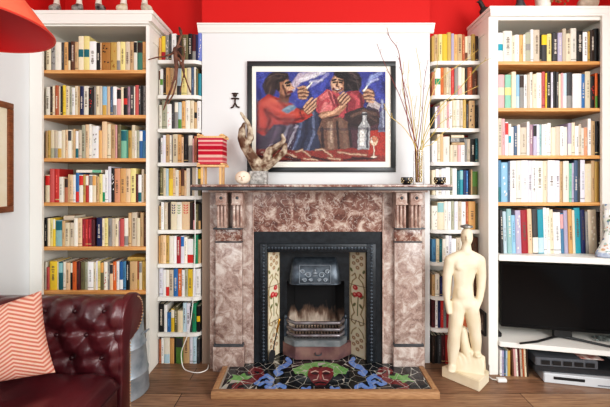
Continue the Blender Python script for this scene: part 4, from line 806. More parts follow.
# small stick figure on the wall
fg = MB(); Y = CBY-.009
fp = lambda x, y: tuple(P(x, y, Y))
for pts_ in ([(235.2, 98), (235, 103)], [(231.2, 98.6), (235.2, 98.2), (239, 98.8)], [(235, 103), (233, 107), (230.8, 108)], [(235, 103), (237, 106.6), (239.6, 107.4)]): fg.tube([fp(*q) for q in pts_], .0052, 8)
fg.ball(fp(235, 94.8), (.014, .007, .015), 14, 10); fg.tube([fp(231.8, 93.4), fp(238.4, 93.4)], .004, 6)
tag(fg.build('stick_figure', mat('dark_bronze', (58, 42, 36), .5, .4)), 'tiny dark metal stick figure fixed to the white wall beside the painting', 'wall ornament')

# ------------------------------------------------------------------ mantel ornaments
MZ = zt + .0004
# yarn frame
yf = thing('yarn_frame', 'small pine frame wound with red and pink striped yarn on mantel end', 'yarn frame', (WX(212, 2.2), 2.2, MZ))
Y0, Y1 = 2.135, 2.235; q0, q1 = WX(199.5, Y0), WX(222, Y0); zt0, zb0 = WZ(138, Y0), WZ(164.5, Y0)
for xx in (q0+.012, q1-.012):
    for yy in (Y0+.012, Y1-.012): MB().box(xx-.007, xx+.007, yy-.007, yy+.007, MZ, zt0+.022, .001).build('post', PINE, yf)
for zz in (zt0+.006, zb0-.008):
    b = MB()
    for yy in (Y0-.001, Y1+.001): b.box(q0-.014, q1+.018, yy-.007, yy+.007, zz-.006, zz+.006, .001)
    for xx in (q0-.002, q1+.002): b.box(xx-.007, xx+.007, Y0-.02, Y1+.02, zz+.0062, zz+.017, .001)
    b.build('frame', PINE, yf)
per = []; xs0, xs1, ys0, ys1 = q0-.004, q1+.004, Y0-.011, Y1+.011
for k in range(40): per.append((xs0+(xs1-xs0)*k/40, ys0))
for k in range(30): per.append((xs1, ys0+(ys1-ys0)*k/30))
for k in range(40): per.append((xs1-(xs1-xs0)*k/40, ys1))
for k in range(31): per.append((xs0, ys1-(ys1-ys0)*k/30))
nz = 90; pts = np.zeros((nz, len(per), 3)); cols = np.zeros((nz, len(per), 3)); za_, zb_ = zb0+.0005, zt0-.0012
bands = [(.00, (206, 70, 84)), (.09, (238, 170, 164)), (.16, (214, 84, 96)), (.26, (240, 190, 176)), (.36, (200, 26, 56)), (.50, (236, 168, 160)), (.56, (190, 20, 52)), (.70, (236, 150, 150)), (.77, (208, 64, 84)), (.86, (242, 196, 184)), (.93, (206, 60, 84))]
for j in range(nz):
    v = j/(nz-1); c = [b_[1] for b_ in bands if b_[0] <= v][-1]
    for i, (x, y) in enumerate(per): o_ = .0006*math.sin(j*2.2); pts[j, i] = (x + (o_ if abs(x-xs1) < 1e-6 else 0), y - (o_ if abs(y-ys0) < 1e-6 else 0), za_+(zb_-za_)*v); cols[j, i] = np.array(c)*(.92+.08*math.sin(j*2.2))
grid_mesh('wound_yarn', pts, cols, VCF, yf)

# driftwood hand on a stone block
dh = thing('driftwood_sculpture', 'weathered driftwood sculpture like two raised fingers on a grey stone block', 'sculpture', (WX(259, 2.22), 2.22, MZ))
sy = 2.225; s0, s1, sz1 = WX(250.5, sy), WX(267.5, sy), WZ(171, sy)
MB().box(s0, s1, sy-.045, sy+.05, MZ, sz1, .004).build('stone_block', mat('grey_stone', (120, 118, 114), .7, c2=(188, 186, 182), scale=60, bump=.3, bscale=120), dh)
Q = lambda x, y, dy=0: tuple(P(x, y, sy+dy)); R = lambda r: r*sy/F
b = MB()
ch = [((258, 170), 5.5), ((256, 163), 6.5), ((250.5, 155), 5.2), ((245, 146), 5.0), ((241.8, 138), 4.4), ((242, 130), 3.4)]
for (a, ra), (c, rc) in zip(ch, ch[1:]): b.cone_seg(Q(*a), Q(*c), R(ra), R(rc))
ch = [((246, 146), 3.2), ((250.5, 138), 3.6), ((250.5, 130), 2.6), ((248, 123), 2.0), ((244.5, 118), 1.9), ((241, 113), 1.4)]
for (a, ra), (c, rc) in zip(ch, ch[1:]): b.cone_seg(Q(*a, -.015), Q(*c, -.015), R(ra), R(rc))
ch = [((242, 131), 3.0), ((244, 124), 1.8)]
for (a, ra), (c, rc) in zip(ch, ch[1:]): b.cone_seg(Q(*a), Q(*c), R(ra), R(rc))
ch = [((260, 169), 5.5), ((266, 160), 4.6), ((270, 151), 4.4), ((277, 147), 3.6), ((281.5, 144), 3.0), ((284, 140), 2.2), ((282, 135), 1.6)]
for (a, ra), (c, rc) in zip(ch, ch[1:]): b.cone_seg(Q(*a, .005), Q(*c, .005), R(ra), R(rc))
ch = [((264, 168), 4.5), ((272, 163), 3.6), ((278, 157), 3.4), ((284, 152), 3.2), ((285.5, 145), 2.2)]
for (a, ra), (c, rc) in zip(ch, ch[1:]): b.cone_seg(Q(*a, -.02), Q(*c, -.02), R(ra), R(rc))
b.remeshed('driftwood', HANDW, dh, .0045, 3)
# stone with a face
b = MB(); c = P(242.8, 178, 2.155); b.ball((c.x, c.y, MZ+.0405), (.046, .034, .040), 28, 18)
sf = b.build('face_stone', mat('pale_stone', (238, 224, 204), .6, c2=(224, 202, 178), scale=14)); tag(sf, 'round cream stone carved with a small face beside the driftwood sculpture', 'carved stone')
b = MB()
for s in (-1, 1): b.ball((c.x+s*.012, c.y-.0318, MZ+.047), (.006, .003, .0028), 10, 6)
b.ball((c.x, c.y-.033, MZ+.038), (.0035, .003, .008), 10, 6).ball((c.x, c.y-.031, MZ+.026), (.010, .003, .0028), 10, 6); b.build('face_carving', mat('carving_brown', (176, 140, 112), .7), sf)

# bowls
for x, y, lab in ((406.8, 2.13, 'black speckled tealight bowl on the mantel beside the glass vase'), (439.8, 2.14, 'black speckled tealight bowl at the end of the mantel by the statue')):
    cx, r = WX(x, y), 6.0*y/F
    o = thing('tealight_bowl', lab, 'bowl', (cx, y, MZ), 'tealight bowls'); H = WZ(177.2, y)-MZ
    pr = [(r*.55, MZ), (r*.9, MZ+H*.25), (r, MZ+H*.55), (r*.92, MZ+H), (r*.84, MZ+H), (r*.86, MZ+H*.5), (r*.4, MZ+H*.2)]
    MB().lathe(cx, y, pr, 32).build('bowl', mat('black_mosaic', (26, 26, 30), .25), o)
    b = MB(); k = 0
    for row, zz in enumerate((.3, .52, .76)):
        rr = (r*.93, r*1.0, r*.97)[row]
        for i in range(12):
            a = 2*math.pi*(i+.5*(row % 2))/12; k += 1
            if k % 3 == 0: continue
            b.ball((cx+rr*math.cos(a), y+rr*math.sin(a), MZ+H*zz), .0034, 8, 5)
    b.build('bead_spots', mat('gold_bead', (226, 206, 160), .3), o)

# glass vase with twigs
vy = 2.19; vx, vr = WX(418.7, vy), 5.3*vy/F; vz1 = WZ(151, vy)
gv = thing('glass_vase', 'tall clear glass cylinder vase of bare twigs on the mantel', 'vase', (vx, vy, MZ))
MB().lathe(vx, vy, [(vr*.9, MZ), (vr, MZ+.006), (vr, vz1), (vr-.0025, vz1), (vr-.0025, MZ+.012), (.001, MZ+.012)], 36).build('vase_glass', glass_mat('clear_glass'), gv)
TW = [ # label, colour key, pixel path, depth change
 ('longest reddish twig rising highest from the glass vase', 'r', [(416, 178), (412, 150), (409, 128), (402, 74), (398, 50), (390, 38), (387, 28)], -.06),
 ('reddish twig curving farthest over the painting edge', 'r', [(417, 178), (413, 150), (405, 110), (398, 92), (384, 62), (377, 44)], -.10),
 ('short reddish twig beside the longest red twig', 'r', [(418, 178), (414, 148), (409, 104), (403, 80), (399, 58)], -.03),
 ('olive twig rising upright in the centre of the glass vase', 'o', [(418, 178), (418, 150), (419, 120), (421, 80), (416, 48)], 0),
 ('olive twig arching across to the bookcase side panel', 'o', [(419, 178), (421, 148), (436, 112), (460, 88), (478, 66), (491, 58)], -.12),
 ('pale twig leaning over the third alcove shelf', 'y', [(420, 178), (422, 150), (434, 120), (452, 100), (478, 86)], -.09),
 ('pale twig ending in front of the top alcove shelf', 'y', [(420, 178), (420, 146), (428, 108), (440, 80), (463, 62), (478, 50)], -.08),
 ('low olive twig bending across the fourth alcove shelf', 'o', [(420, 178), (423, 154), (430, 138), (440, 124), (452, 116)], -.05),
 ('thin yellow twig leaning toward the black picture frame', 'y', [(417, 178), (415, 152), (404, 128), (390, 116), (384, 104)], -.09),
 ('thin yellow twig standing between red and olive twigs', 'y', [(418, 178), (416, 150), (412, 108), (408, 84), (409, 60)], -.01),
 ('olive twig bowing between the painting and the red twigs', 'o', [(417, 178), (416, 152), (412, 126), (405, 100), (402, 84), (404, 62)], .02),
 ('short olive twig just clear of the glass vase rim', 'o', [(418, 178), (419, 152), (416, 134), (414, 118), (417, 96)], .03),
 ('pale twig crossing low toward the right black bowl', 'y', [(420, 178), (423, 152), (432, 144), (444, 132), (450, 128)], -.02),
 ('reddish twig standing steeply beside the upright olive twig', 'r', [(418, 178), (419, 150), (422, 116), (424, 84), (428, 60)], .03),
 ('forked olive twig rising beside the top alcove books', 'o', [(419, 178), (420, 150), (424, 112), (430, 84), (437, 66), (436, 50)], .015),
]
TC = dict(r=mat('red_bark', (120, 52, 48), .6), o=mat('olive_bark', (168, 150, 70), .6), y=mat('straw_bark', (206, 176, 104), .6))
RK = {t[0]: i for i, t in enumerate(sorted(TW, key=lambda t: t[3]))}
for n, (lab, k, path, dd) in enumerate(TW):
    L = len(path)-1; rk = RK[lab]/(len(TW)-1); dd = -.13+.17*rk; sy_ = 2*rk-1; sx_ = math.copysign(math.sqrt(max(0, 1-sy_*sy_)), path[-1][0]-419); q = []
    for i, (x, y) in enumerate(path):
        f = i/L; q.append(P(x, y, vy + .020*sy_ + (dd-.020*sy_)*f))
    q[0] = Vector((vx+.018*sx_*.9, vy+.021*sy_, MZ+.016)); q[1] = Vector((vx+.021*sx_, vy+.021*sy_, vz1+.004))
    fine = []
    for i in range(L):
        a, b_, c_, d_ = q[max(i-1, 0)], q[i], q[i+1], q[min(i+2, L)]
        for s in range(5):
            t = s/5; fine.append(.5*((2*b_) + (c_-a)*t + (2*a-5*b_+4*c_-d_)*t*t + (3*b_-a-3*c_+d_)*t**3) if i else b_.lerp(c_, t))
    fine.append(q[-1]); rad = [(.0036 if n == 0 else .0030)*(1-.58*i/len(fine)) for i in range(len(fine))]
    b = MB().tube(fine, rad, 6)
    for s in (.55, .7, .85):
        i0 = int(s*len(fine)); d0 = (fine[min(i0+1, len(fine)-1)]-fine[i0-1]).normalized(); sd = Vector((math.copysign(1, math.sin(n*3+s*20)), 0, .6)).normalized()
        e = fine[i0]+(d0+sd*.7).normalized()*.055*(1.2-s); b.tube([fine[i0], fine[i0].lerp(e, .5)+Vector((0, 0, -.004)), e], [.0014, .0012, .0008], 5); b.ball(e, .0024, 6, 5)
    b.ball(fine[-1], .0026, 6, 5)
    tag(b.build('bare_twig', TC[k]), lab, 'twig', 'twigs in the glass vase')
b = MB()
for k in range(26):
    a = random.uniform(0, 6.28); r0 = random.uniform(.002, .016); r1 = random.uniform(.004, .016); a2 = a+random.uniform(-.5, .5)
    p1 = Vector((vx+r0*math.cos(a), vy+r0*math.sin(a), MZ+.016)); p2 = Vector((vx+r1*math.cos(a2), vy+r1*math.sin(a2), vz1+random.uniform(-.05, .02))); b.tube([p1, p1.lerp(p2, .5)+Vector((random.uniform(-.003, .003), 0, 0)), p2], .0014, 5)
o = b.build('dried_stalks', mat('straw_orange', (206, 150, 72), .7, c2=(226, 190, 120), scale=30)); o['kind'] = 'stuff'; o['label'] = 'dried orange straw stalks filling the glass vase'; o['category'] = 'dried stalks'

# ------------------------------------------------------------------ white statue
SY = 2.135
st_ = thing('statue', 'white plaster standing nude statue on a wedge base beside the fireplace', 'statue', (WX(465, SY), SY, 0))
tri = [(.975, 2.035), (.822, 2.20), (.905, 2.245), (1.085, 2.16), (1.083, 2.14)]
MB().prism(tri, .0, .062, 'z', .004).build('plinth', STONE, st_)
Q = lambda x, y, dy=0: P(x, y, SY+dy); R = SY/F
def E(rx, ry, rz): return (rx*R, ry*R, rz*R)
b = MB()
b.ball(Q(466.7, 236.6), E(5.7, 6.3, 9.6), 20, 14); b.cone_seg(Q(466.7, 239), Q(466.5, 244, -.004), E(4.8, 5.2, 5), E(3.8, 4, 3))
b.cone_seg(Q(466.5, 243), Q(466, 252), E(4.0, 4, 4), E(5.6, 4.8, 4))
b.cone_seg(Q(466, 252, .005), Q(453.2, 259, .005), E(5.4, 4.8, 4), E(6.2, 5.6, 5.6)); b.cone_seg(Q(466, 252, .005), Q(477, 259, .005), E(5.4, 4.8, 4), E(6.2, 5.6, 5.6))
b.cone_seg(Q(459.5, 263), Q(470.5, 263), E(8.5, 7.5, 9), E(8.5, 7.5, 9)); b.cone_seg(Q(465, 266), Q(463.4, 284, -.002), E(12.2, 7.6, 8), E(8.9, 6.4, 8))
b.cone_seg(Q(463.4, 284, -.002), Q(463, 302), E(8.9, 6.6, 8), E(11.4, 8.0, 8))
for s in (-1, 1): b.ball(Q(464.8+s*5, 266.5, -.026), E(4.8, 3.2, 4.4), 14, 10)
b.ball(Q(463.4, 294, -.026), E(7.5, 3.6, 9), 14, 10)
for s, x in ((-1, 457), (1, 469.5)): b.ball(Q(x, 304, .022), E(7, 6, 7.5), 14, 10)
arm = [((450.0, 260.5, .006), 5.5), ((447.4, 274, .008), 4.7), ((446.8, 287, .004), 3.9), ((447.0, 298, -.004), 3.2), ((447.8, 305, -.012), 2.6)]
for (a, ra), (c, rc) in zip(arm, arm[1:]): b.cone_seg(Q(*a), Q(*c), ra*R, rc*R)
b.cone_seg(Q(447.8, 305, -.012), Q(448.6, 311.5, -.018), E(2.6, 3.0, 3), E(2.2, 2.8, 3.2))
arm = [((479.6, 260.5, .006), 5.6), ((481.0, 275, .008), 5.0), ((481.0, 288, .004), 4.0), ((479.4, 299, -.010), 3.3), ((477.2, 306, -.020), 2.7)]
for (a, ra), (c, rc) in zip(arm, arm[1:]): b.cone_seg(Q(*a), Q(*c), ra*R, rc*R)
b.cone_seg(Q(477.2, 306, -.020), Q(475.8, 312, -.028), E(2.5, 3.0, 3), E(2.1, 2.8, 3.2))
leg = [((457.6, 304, 0), 7.6), ((456.0, 320, -.006), 7.0), ((454.2, 335, -.012), 6.0), ((453.4, 346, .000), 6.1), ((452.4, 361, .004), 4.2)]
for (a, ra), (c, rc) in zip(leg, leg[1:]): b.cone_seg(Q(*a), Q(*c), ra*R, rc*R)
b.cone_seg(Q(452.4, 365, .006), Q(451.4, 370.6, -.040), E(4.2, 4, 3), E(4.2, 3.4, 2))
leg = [((470.0, 304, 0), 7.8), ((472.8, 318, .004), 7.2), ((474.6, 331, .006), 5.9), ((475.6, 340, .012), 5.7), ((476.4, 352, .016), 4.0)]
for (a, ra), (c, rc) in zip(leg, leg[1:]): b.cone_seg(Q(*a), Q(*c), ra*R, rc*R)
b.cone_seg(Q(476.4, 352, .016), Q(478.0, 356, -.020), E(4, 3.4, 3), E(3.8, 3.2, 2))
b.ball(Q(466.9, 238.5, -.038), E(1.0, 1.2, 3.2), 8, 6)
b.remeshed('body', STONE, st_, .0042, 9)
b = MB(); b.cone_seg(Q(463.0, 330, .035), Q(464.0, 341, .035), 4.4*R, 4.9*R); b.cone_seg(Q(464.0, 341, .035), Q(467.0, 356, .035), 4.9*R, 5.6*R)
b.remeshed('tree_stump', STONE, st_, .004, 4)
# ribbed rock under the feet
nx, ny = 110, 60; pts = np.zeros((ny, nx, 3))
c0_, c1_ = Vector((.842, 2.196)), Vector((1.068, 2.150)); f0, f1 = Vector((.866, 2.158)), Vector((1.035, 2.100))
for j in range(ny):
    v = j/(ny-1)
    for i in range(nx):
        u = i/(nx-1); L0 = f0.lerp(f1, min(1, u*1.0)); Rr = Vector((.885, 2.228)).lerp(Vector((1.072, 2.158)), u); q = L0.lerp(Rr, v)
        prof = max(0, math.sin(math.pi*v))**.40; h = (.070+.062*min(1, u*1.6)**.8)*prof*(1-.35*max(0, u-.75)/.25)
        pts[j, i] = (q.x, q.y, .0615 + h + .0030*math.sin(u*46+v*22)*min(1, prof*2))
grid_mesh('ribbed_rock', pts, None, STONE, st_)
b = MB().lathe(WX(466.6, SY), SY, [(.002, WZ(227.6, SY)-.004), (.030, WZ(227.6, SY)-.001), (.036, WZ(226.8, SY)), (.034, WZ(225.6, SY)), (.010, WZ(224.4, SY)), (.002, WZ(224.0, SY))], 28)
tag(b.build('metal_dish', mat('grey_tin', (136, 134, 130), .4, .5)), 'small grey metal dish resting upside down on the statue head', 'dish')

# ------------------------------------------------------------------ driftwood puppet on the alcove shelf fronts
dp = MB(); DYY = 2.290; Q = lambda x, y, dy=0: tuple(P(x, y, DYY+dy)); R = DYY/F
def chain(pts_, rs, dy=0):
    pts_ = [(p[0], p[1], (p[2] if len(p) > 2 else 0)+dy) for p in pts_]; rs = [max(.62, r*.78) for r in rs]
    for (a, ra), (c, rc) in zip(zip(pts_, rs), zip(pts_[1:], rs[1:])): dp.cone_seg(Q(*a), Q(*c), ra*R, rc*R)
chain([(179.4, 27.5), (180.6, 31), (181.5, 35)], [1.3, 2.2, 1.5]); chain([(181.5, 35), (179, 42), (176, 49)], [1.5, 1.4, 2.0])
chain([(175, 49), (175.6, 58), (176.6, 67)], [2.6, 2.7, 2.3]); chain([(174.6, 50, -.004), (172, 54, -.03), (164, 56.5, -.07), (156, 57.6, -.104), (148.6, 59.6, -.12)], [1.6, 1.2, 1.0, .9, .6])
chain([(178, 52), (182, 57), (183, 64)], [1.3, 1.0, 1.1]); chain([(176, 66), (175, 76), (171.5, 88), (167.5, 98), (163.5, 110)], [2.0, 1.5, 1.3, 1.5, .8])
chain([(177, 67), (176.5, 82), (173.5, 94), (168, 104)], [1.5, .9, 1.1, .8], .004); chain([(181, 63), (184, 74), (187.4, 84), (190.6, 92)], [1.4, 1.1, .9, 1.2]); chain([(183, 62), (184.5, 72), (181.5, 84), (180.2, 92)], [1.1, .8, .8, .6])
chain([(176, 50, -.004), (180, 46), (184, 48), (184.5, 56), (183, 64)], [1.0, .9, .9, .9, .9]); chain([(178.6, 58), (181.5, 66), (181, 63)], [1.2, 1.1, 1.1])
tag(dp.remeshed('driftwood_figure', DRIFT, None, .0028, 2), 'dark twisted driftwood figure hanging against the upper alcove shelves', 'driftwood figure')

# ------------------------------------------------------------------ television corner
tv = thing('television', 'black flat screen television on white shelf under the bookcase', 'television', (1.57, 2.26, ZTV))
ang = math.radians(-11.5); cx, cy = 1.585, 2.225
Rz = Matrix.Rotation(ang, 4, 'Z'); T = Matrix.Translation((cx, cy, 0)) @ Rz
zb_, zt_ = WZ(325.5, 2.30), WZ(262.4, 2.30); hw_ = .355
def tvb(b, x0, x1, y0, y1, z0, z1, bev=0):
    k0 = len(b.bm.verts); b.box(x0, x1, y0, y1, z0, z1, bev); b.bm.verts.ensure_lookup_table()
    for v in list(b.bm.verts)[k0:]: v.co = T @ v.co
    return b
tvb(MB(), -hw_, hw_, 0, .035, zb_, zt_, .004).build('casing', BLACK, tv)
b = MB(); tvb(b, -hw_, hw_, -.006, .0005, zt_-.012, zt_); tvb(b, -hw_, hw_, -.006, .0005, zb_, zb_+.018); tvb(b, -hw_, -hw_+.012, -.006, .0005, zb_+.018, zt_-.012); tvb(b, hw_-.012, hw_, -.006, .0005, zb_+.018, zt_-.012)
b.build('bezel', mat('gloss_black', (10, 10, 12), .2, spec=.2), tv, False)
tvb(MB(), -hw_+.0125, hw_-.0125, -.002, -.0005, zb_+.0185, zt_-.0125).build('screen', SCREEN, tv, False)
b = MB(); tvb(b, -.05, .05, .004, .03, ZTV+.012, zb_+.01)
b.build('stand_neck', BLACK, tv, False)
b = MB(); z = ZTV+.0075
b.tube([P(520, 343.4, 2.16).xy.to_3d()+Vector((0, 0, z)), Vector((1.40, 2.185, z+.001)), Vector((1.53, 2.235, z+.006)), Vector((1.575, 2.25, z+.008))], [.006, .0065, .007, .009], 8)
b.tube([Vector((1.575, 2.25, z+.008)), Vector((1.66, 2.20, z+.005)), Vector((1.78, 2.12, z+.001)), Vector((1.83, 2.085, z))], [.009, .007, .0065, .006], 8); b.build('stand_foot', BLACK, tv)
def blk(x0, x1, yf, d, y_top, y_bot, Y): return WX(x0, Y), WX(x1, Y), Y, Y+d, WZ(y_bot, Y), WZ(y_top, Y)
b = MB(); z = ZTV+.0008
b.prism([(1.185, 2.33), (1.185, 2.26), (1.225, 2.262), (1.232, 2.33)], z, z+.028, 'z', .004); o = b.build('router', BLACK); tag(o, 'small black router tucked in the corner under the television', 'router')
b = MB()
for k in range(7):
    x = 1.795+.014*k; y = 2.20-.003*k; q = []
    for i in range(26):
        a = i*.55; q.append((min(1.915, x+.03*math.cos(a)+.0012*i*math.sin(k)), y+.025+.03*math.sin(a*1.3+k), ZTV+.007+.0035*(1+math.sin(a*.9+k))+.001*k))
    b.tube(q, .003, 6)
o = b.build('cable_tangle', mat('grey_cable', (70, 74, 74), .5, c2=(150, 160, 156), scale=40)); o['kind'] = 'stuff'; o['label'] = 'tangle of thin grey cables behind the television foot'; o['category'] = 'cables'
# players under the television shelf
mc = mat('silver_plastic', (206, 210, 214), .35, .2)
def slab(name, label, cat, poly, z0, z1, m, extra=None):
    t = thing(name, label, cat, (sum(p[0] for p in poly)/len(poly), sum(p[1] for p in poly)/len(poly), z0)); MB().prism(poly, z0, z1, 'z', .004).build('casing', m, t)
    if extra: extra(t)
    return t
fl = lambda px, py, z=0: ((px-VX)*(F*(EYE-z)/(py-VY))/F, F*(EYE-z)/(py-VY))
p_a, p_b = fl(544, 382.5), (1.90, 2.03); p_c, p_d = (1.90, 2.36), fl(531, 367)
def ex(t):
    d = (Vector(p_b)-Vector(p_a)); u = d.normalized(); n2 = Vector((u.y, -u.x))
    for f0, f1, za, zb, mt in ((.10, .42, .026, .042, BLACK), (.55, .95, .012, .018, mat('panel_grey', (120, 124, 130), .4))):
        a, c = Vector(p_a)+d*f0, Vector(p_a)+d*f1; MB().prism([tuple(a+n2*.0005), tuple(c+n2*.0005), tuple(c+n2*.003), tuple(a+n2*.003)], za, zb, 'z').build('front_slot', mt, t, False)
slab('disc_player', 'wide silver disc player on the floor at the bottom of the stack', 'disc player', [p_a, p_b, p_c, p_d], .0008, .056, mc, ex)
slab('set_top_box', 'black set top box between the silver player and grey box', 'set top box', [(1.36, 2.155), (1.86, 2.075), (1.89, 2.35), (1.39, 2.37)], .0568, .092, mat('matte_black', (34, 36, 40), .4))
gb = slab('recorder_box', 'dark grey box with slots on top of the stack under television', 'recorder', [(1.365, 2.15), (1.70, 2.10), (1.72, 2.33), (1.385, 2.35)], .0928, .142, mat('gunmetal', (96, 100, 106), .35, .3))
d = Vector((1.70-1.365, 2.10-2.15)); u = d.normalized(); n2 = Vector((u.y, -u.x)); b = MB()
for k in range(5):
    a = Vector((1.365, 2.145))+u*(.03+.06*k)+n2*.0005; c = a+u*.045; b.prism([tuple(a), tuple(c), tuple(c+n2*.002), tuple(a+n2*.002)], .105, .13, 'z')
b.build('slot', BLACK, gb, False)
b = MB().prism([(1.62, 2.13), (1.74, 2.11), (1.75, 2.2), (1.63, 2.22)], .1424, .1455, 'z'); tag(b.build('photo_packet', mat('photo_colours', (170, 96, 84), .4, c2=(226, 214, 206), scale=30)), 'small packet of reddish photographs lying on the grey box', 'photographs')
# discs and records standing on the floor
x = 1.184; yy = 2.205
DISC = [('wh', .010, 'white disc case against the bookcase side panel'), ('la', .012, 'lavender disc case beside the white one'), ('sl', .011, 'slate blue disc case near the panel'), ('pb', .010, 'pale blue disc case before the gold one'), ('mu', .018, 'thick gold spined case in the row of discs'), ('br', .012, 'brown record sleeve next to the gold case'), ('pk', .013, 'pink record sleeve after the brown one'), ('iv', .012, 'ivory record sleeve among pink and maroon sleeves'), ('ma', .012, 'maroon record sleeve in the floor row'), ('bg', .013, 'beige record sleeve after the maroon one'), ('ru', .011, 'rust record sleeve close to the row end'), ('cr', .012, 'cream record sleeve before the last dark one'), ('db', .012, 'dark brown record sleeve ending the floor row')]
for i, (c, w_, lab) in enumerate(DISC):
    h = .155 if i < 5 else .168
    V, Fc, K = book_geo(w_-.0008, h, .14, None, ['t'] if i % 2 else [], PAL[c], 900+i)
    o = link('disc_case' if i < 5 else 'record_sleeve', colour_mesh('disc', V, Fc, K, VCB)); ln = 0 if i < 5 else -.05
    o.matrix_world = Matrix.Translation((x+w_/2, yy-.001*i, .0006)) @ Matrix.Rotation(ln, 4, 'Y') @ Matrix.Translation((0, 0, abs(ln)*w_/2*1.05))
    tag(o, lab + ' under the television', 'disc case' if i < 5 else 'record', 'discs on the floor under the television'); x += w_*(1 if i < 5 else 1.01)
    if i == 4: x += .010

# ------------------------------------------------------------------ floral vase at the bookcase edge
fx, fy, fz = 1.820, 2.148, ZD[4]+.0004
prof = [(.045, 0), (.056, .004), (.054, .03), (.040, .06), (.030, .10), (.028, .16), (.032, .20), (.030, .25), (.026, .30), (.032, .335)]
prof = [(.084, 0), (.096, .006), (.092, .03), (.074, .06), (.056, .10), (.042, .15), (.046, .20), (.054, .24), (.046, .28), (.052, .315)]
nu, nv = 90, 120; th, tv_ = np.meshgrid(np.linspace(0, 2*np.pi, nu), np.linspace(0, .315, nv)); rr = np.interp(tv_, [b_[1] for b_ in prof], [b_[0] for b_ in prof])
p = Paint(th*20, tv_*500, (226, 226, 220)); r3 = random.Random(4)
for _ in range(120):
    c = r3.choice([(70, 110, 110), (104, 140, 110), (90, 120, 160), (150, 176, 166), (200, 150, 110), (120, 150, 190)]); p.ell(r3.uniform(0, 126), r3.uniform(0, 157), r3.uniform(1.5, 4.5), r3.uniform(1.5, 5), c, r3.uniform(0, 180), .85)
for _ in range(30): p.ell(r3.uniform(0, 126), r3.uniform(20, 140), 2, 2, (206, 120, 90))
p.put((tv_ < .03), (130, 150, 190), .6)
fv = grid_mesh('floral_figurine_vase', np.stack([fx+rr*np.cos(th), fy+rr*np.sin(th)*.5, fz+tv_], -1), p.c, VCG)
tag(fv, 'slender china vase with blue and green flowers on white shelf end', 'vase')
b = MB()
for k in range(9):
    a = k*2.4; zz = .05+.028*k; q = np.interp(zz, [b_[1] for b_ in prof], [b_[0] for b_ in prof]); b.ball((fx+q*math.cos(a), fy+q*.5*math.sin(a), fz+zz), (.012, .012, .010), 10, 6)
b.build('moulded_flower', mat('china_flower', (196, 190, 176), .25, c2=(120, 150, 140), scale=60), fv)

# ------------------------------------------------------------------ black wall box and adaptor by the statue
x = D_OUT0-.0055
sb_ = thing('picture_frame', 'small black framed picture on the bookcase side behind the statue', 'picture', (x, 2.28, .3)); z0, z1 = WZ(334, 2.28), WZ(311, 2.28)
b = MB(); b.box(x-.014, x-.0005, 2.245, 2.325, z1-.018, z1).box(x-.014, x-.0005, 2.245, 2.325, z0, z0+.018).box(x-.014, x-.0005, 2.245, 2.258, z0+.018, z1-.018).box(x-.014, x-.0005, 2.312, 2.325, z0+.018, z1-.018); b.build('frame', BLACK, sb_, False)
MB().box(x-.006, x-.001, 2.258, 2.312, z0+.018, z1-.018).build('picture', mat('grey_print', (110, 104, 98), .6, c2=(180, 174, 166), scale=30), sb_, False)
ad_ = thing('power_adaptor', 'white power adaptor and plug lying on floor by the statue', 'adaptor', (1.15, 2.16, 0))
MB().box(1.130, 1.185, 2.128, 2.158, .0005, .022, .006).build('plug_body', WCABLE, ad_); MB().tube([(1.13, 2.143, .010), (1.112, 2.158, .006), (1.104, 2.19, .005), (1.108, 2.24, .006), (1.116, 2.30, .02), (1.117, 2.315, .12), (1.113, 2.29, .29)], .003, 6).build('cord', WCABLE, ad_)
# cable trailing down the alcove
b = MB(); q = [P(195, 187, 2.322), P(195.2, 230, 2.322), P(194.6, 264, 2.322), P(193, 300, 2.322), P(190.8, 320, 2.322), P(188, 334, 2.318), P(182, 350, 2.315), Vector((WX(181.5, 2.31), 2.31, .05)), Vector((WX(184, 2.28), 2.28, .006)), Vector((WX(192, 2.24), 2.24, .005)), Vector((WX(200, 2.235), 2.235, .005)), Vector((WX(207, 2.27), 2.27, .005)), Vector((WX(208.5, 2.33), 2.33, .005))]
ff = []
for i in range(len(q)-1):
    a, b_, c_, d_ = q[max(i-1, 0)], q[i], q[i+1], q[min(i+2, len(q)-1)]
    for s in range(6):
        t = s/6; ff.append(.5*((2*b_) + (c_-a)*t + (2*a-5*b_+4*c_-d_)*t*t + (3*b_-a-3*c_+d_)*t**3))
ff.append(q[-1]); b.tube(ff, .0032, 6); tag(b.build('power_cable', WCABLE), 'thin white cord trailing down the alcove shelves onto the floor', 'cord')

# ------------------------------------------------------------------ ornaments on top of the bookcases
CERW = mat('white_ceramic', (226, 218, 206), .4, c2=(206, 196, 182), scale=30)
def top_orn(px, Y, z, label, bm_, lean, stemr=.016, rx=.032):
    x = WX(px, Y); t = thing('ceramic_figurine', label, 'figurine', (x, Y, z), 'figurines on the bookcase behind the sofa')
    b = MB(); b.cone_seg((x-lean*.014, Y, z+.022), (x+lean*.012, Y, z+.028), (rx*.8, .026, .0215), (rx*.62, .022, .026)); b.remeshed('foot', bm_, t, .004, 3)
    MB().lathe(x+lean*.008, Y, [(stemr*1.2, z+.045), (stemr, z+.06), (stemr*.9, z+.10), (stemr*1.5, z+.135), (stemr*1.7, z+.16), (stemr*.9, z+.19), (.002, z+.2)], 20).build('body', CERW, t)
g1 = mat('mottled_grey', (90, 88, 86), .45, c2=(176, 170, 160), scale=40); g2 = mat('mottled_taupe', (120, 104, 84), .5, c2=(206, 196, 178), scale=30); g3 = mat('mottled_black', (34, 34, 36), .4, c2=(150, 146, 140), scale=34)
zA_ = topA+.0005
top_orn(55.5, 2.228, zA_, 'white figurine with flat grey foot nearest the red lampshade', g1, 1)
top_orn(78, 2.228, zA_, 'white figurine with black streaked foot, second on bookcase top from lampshade', g3, 1)
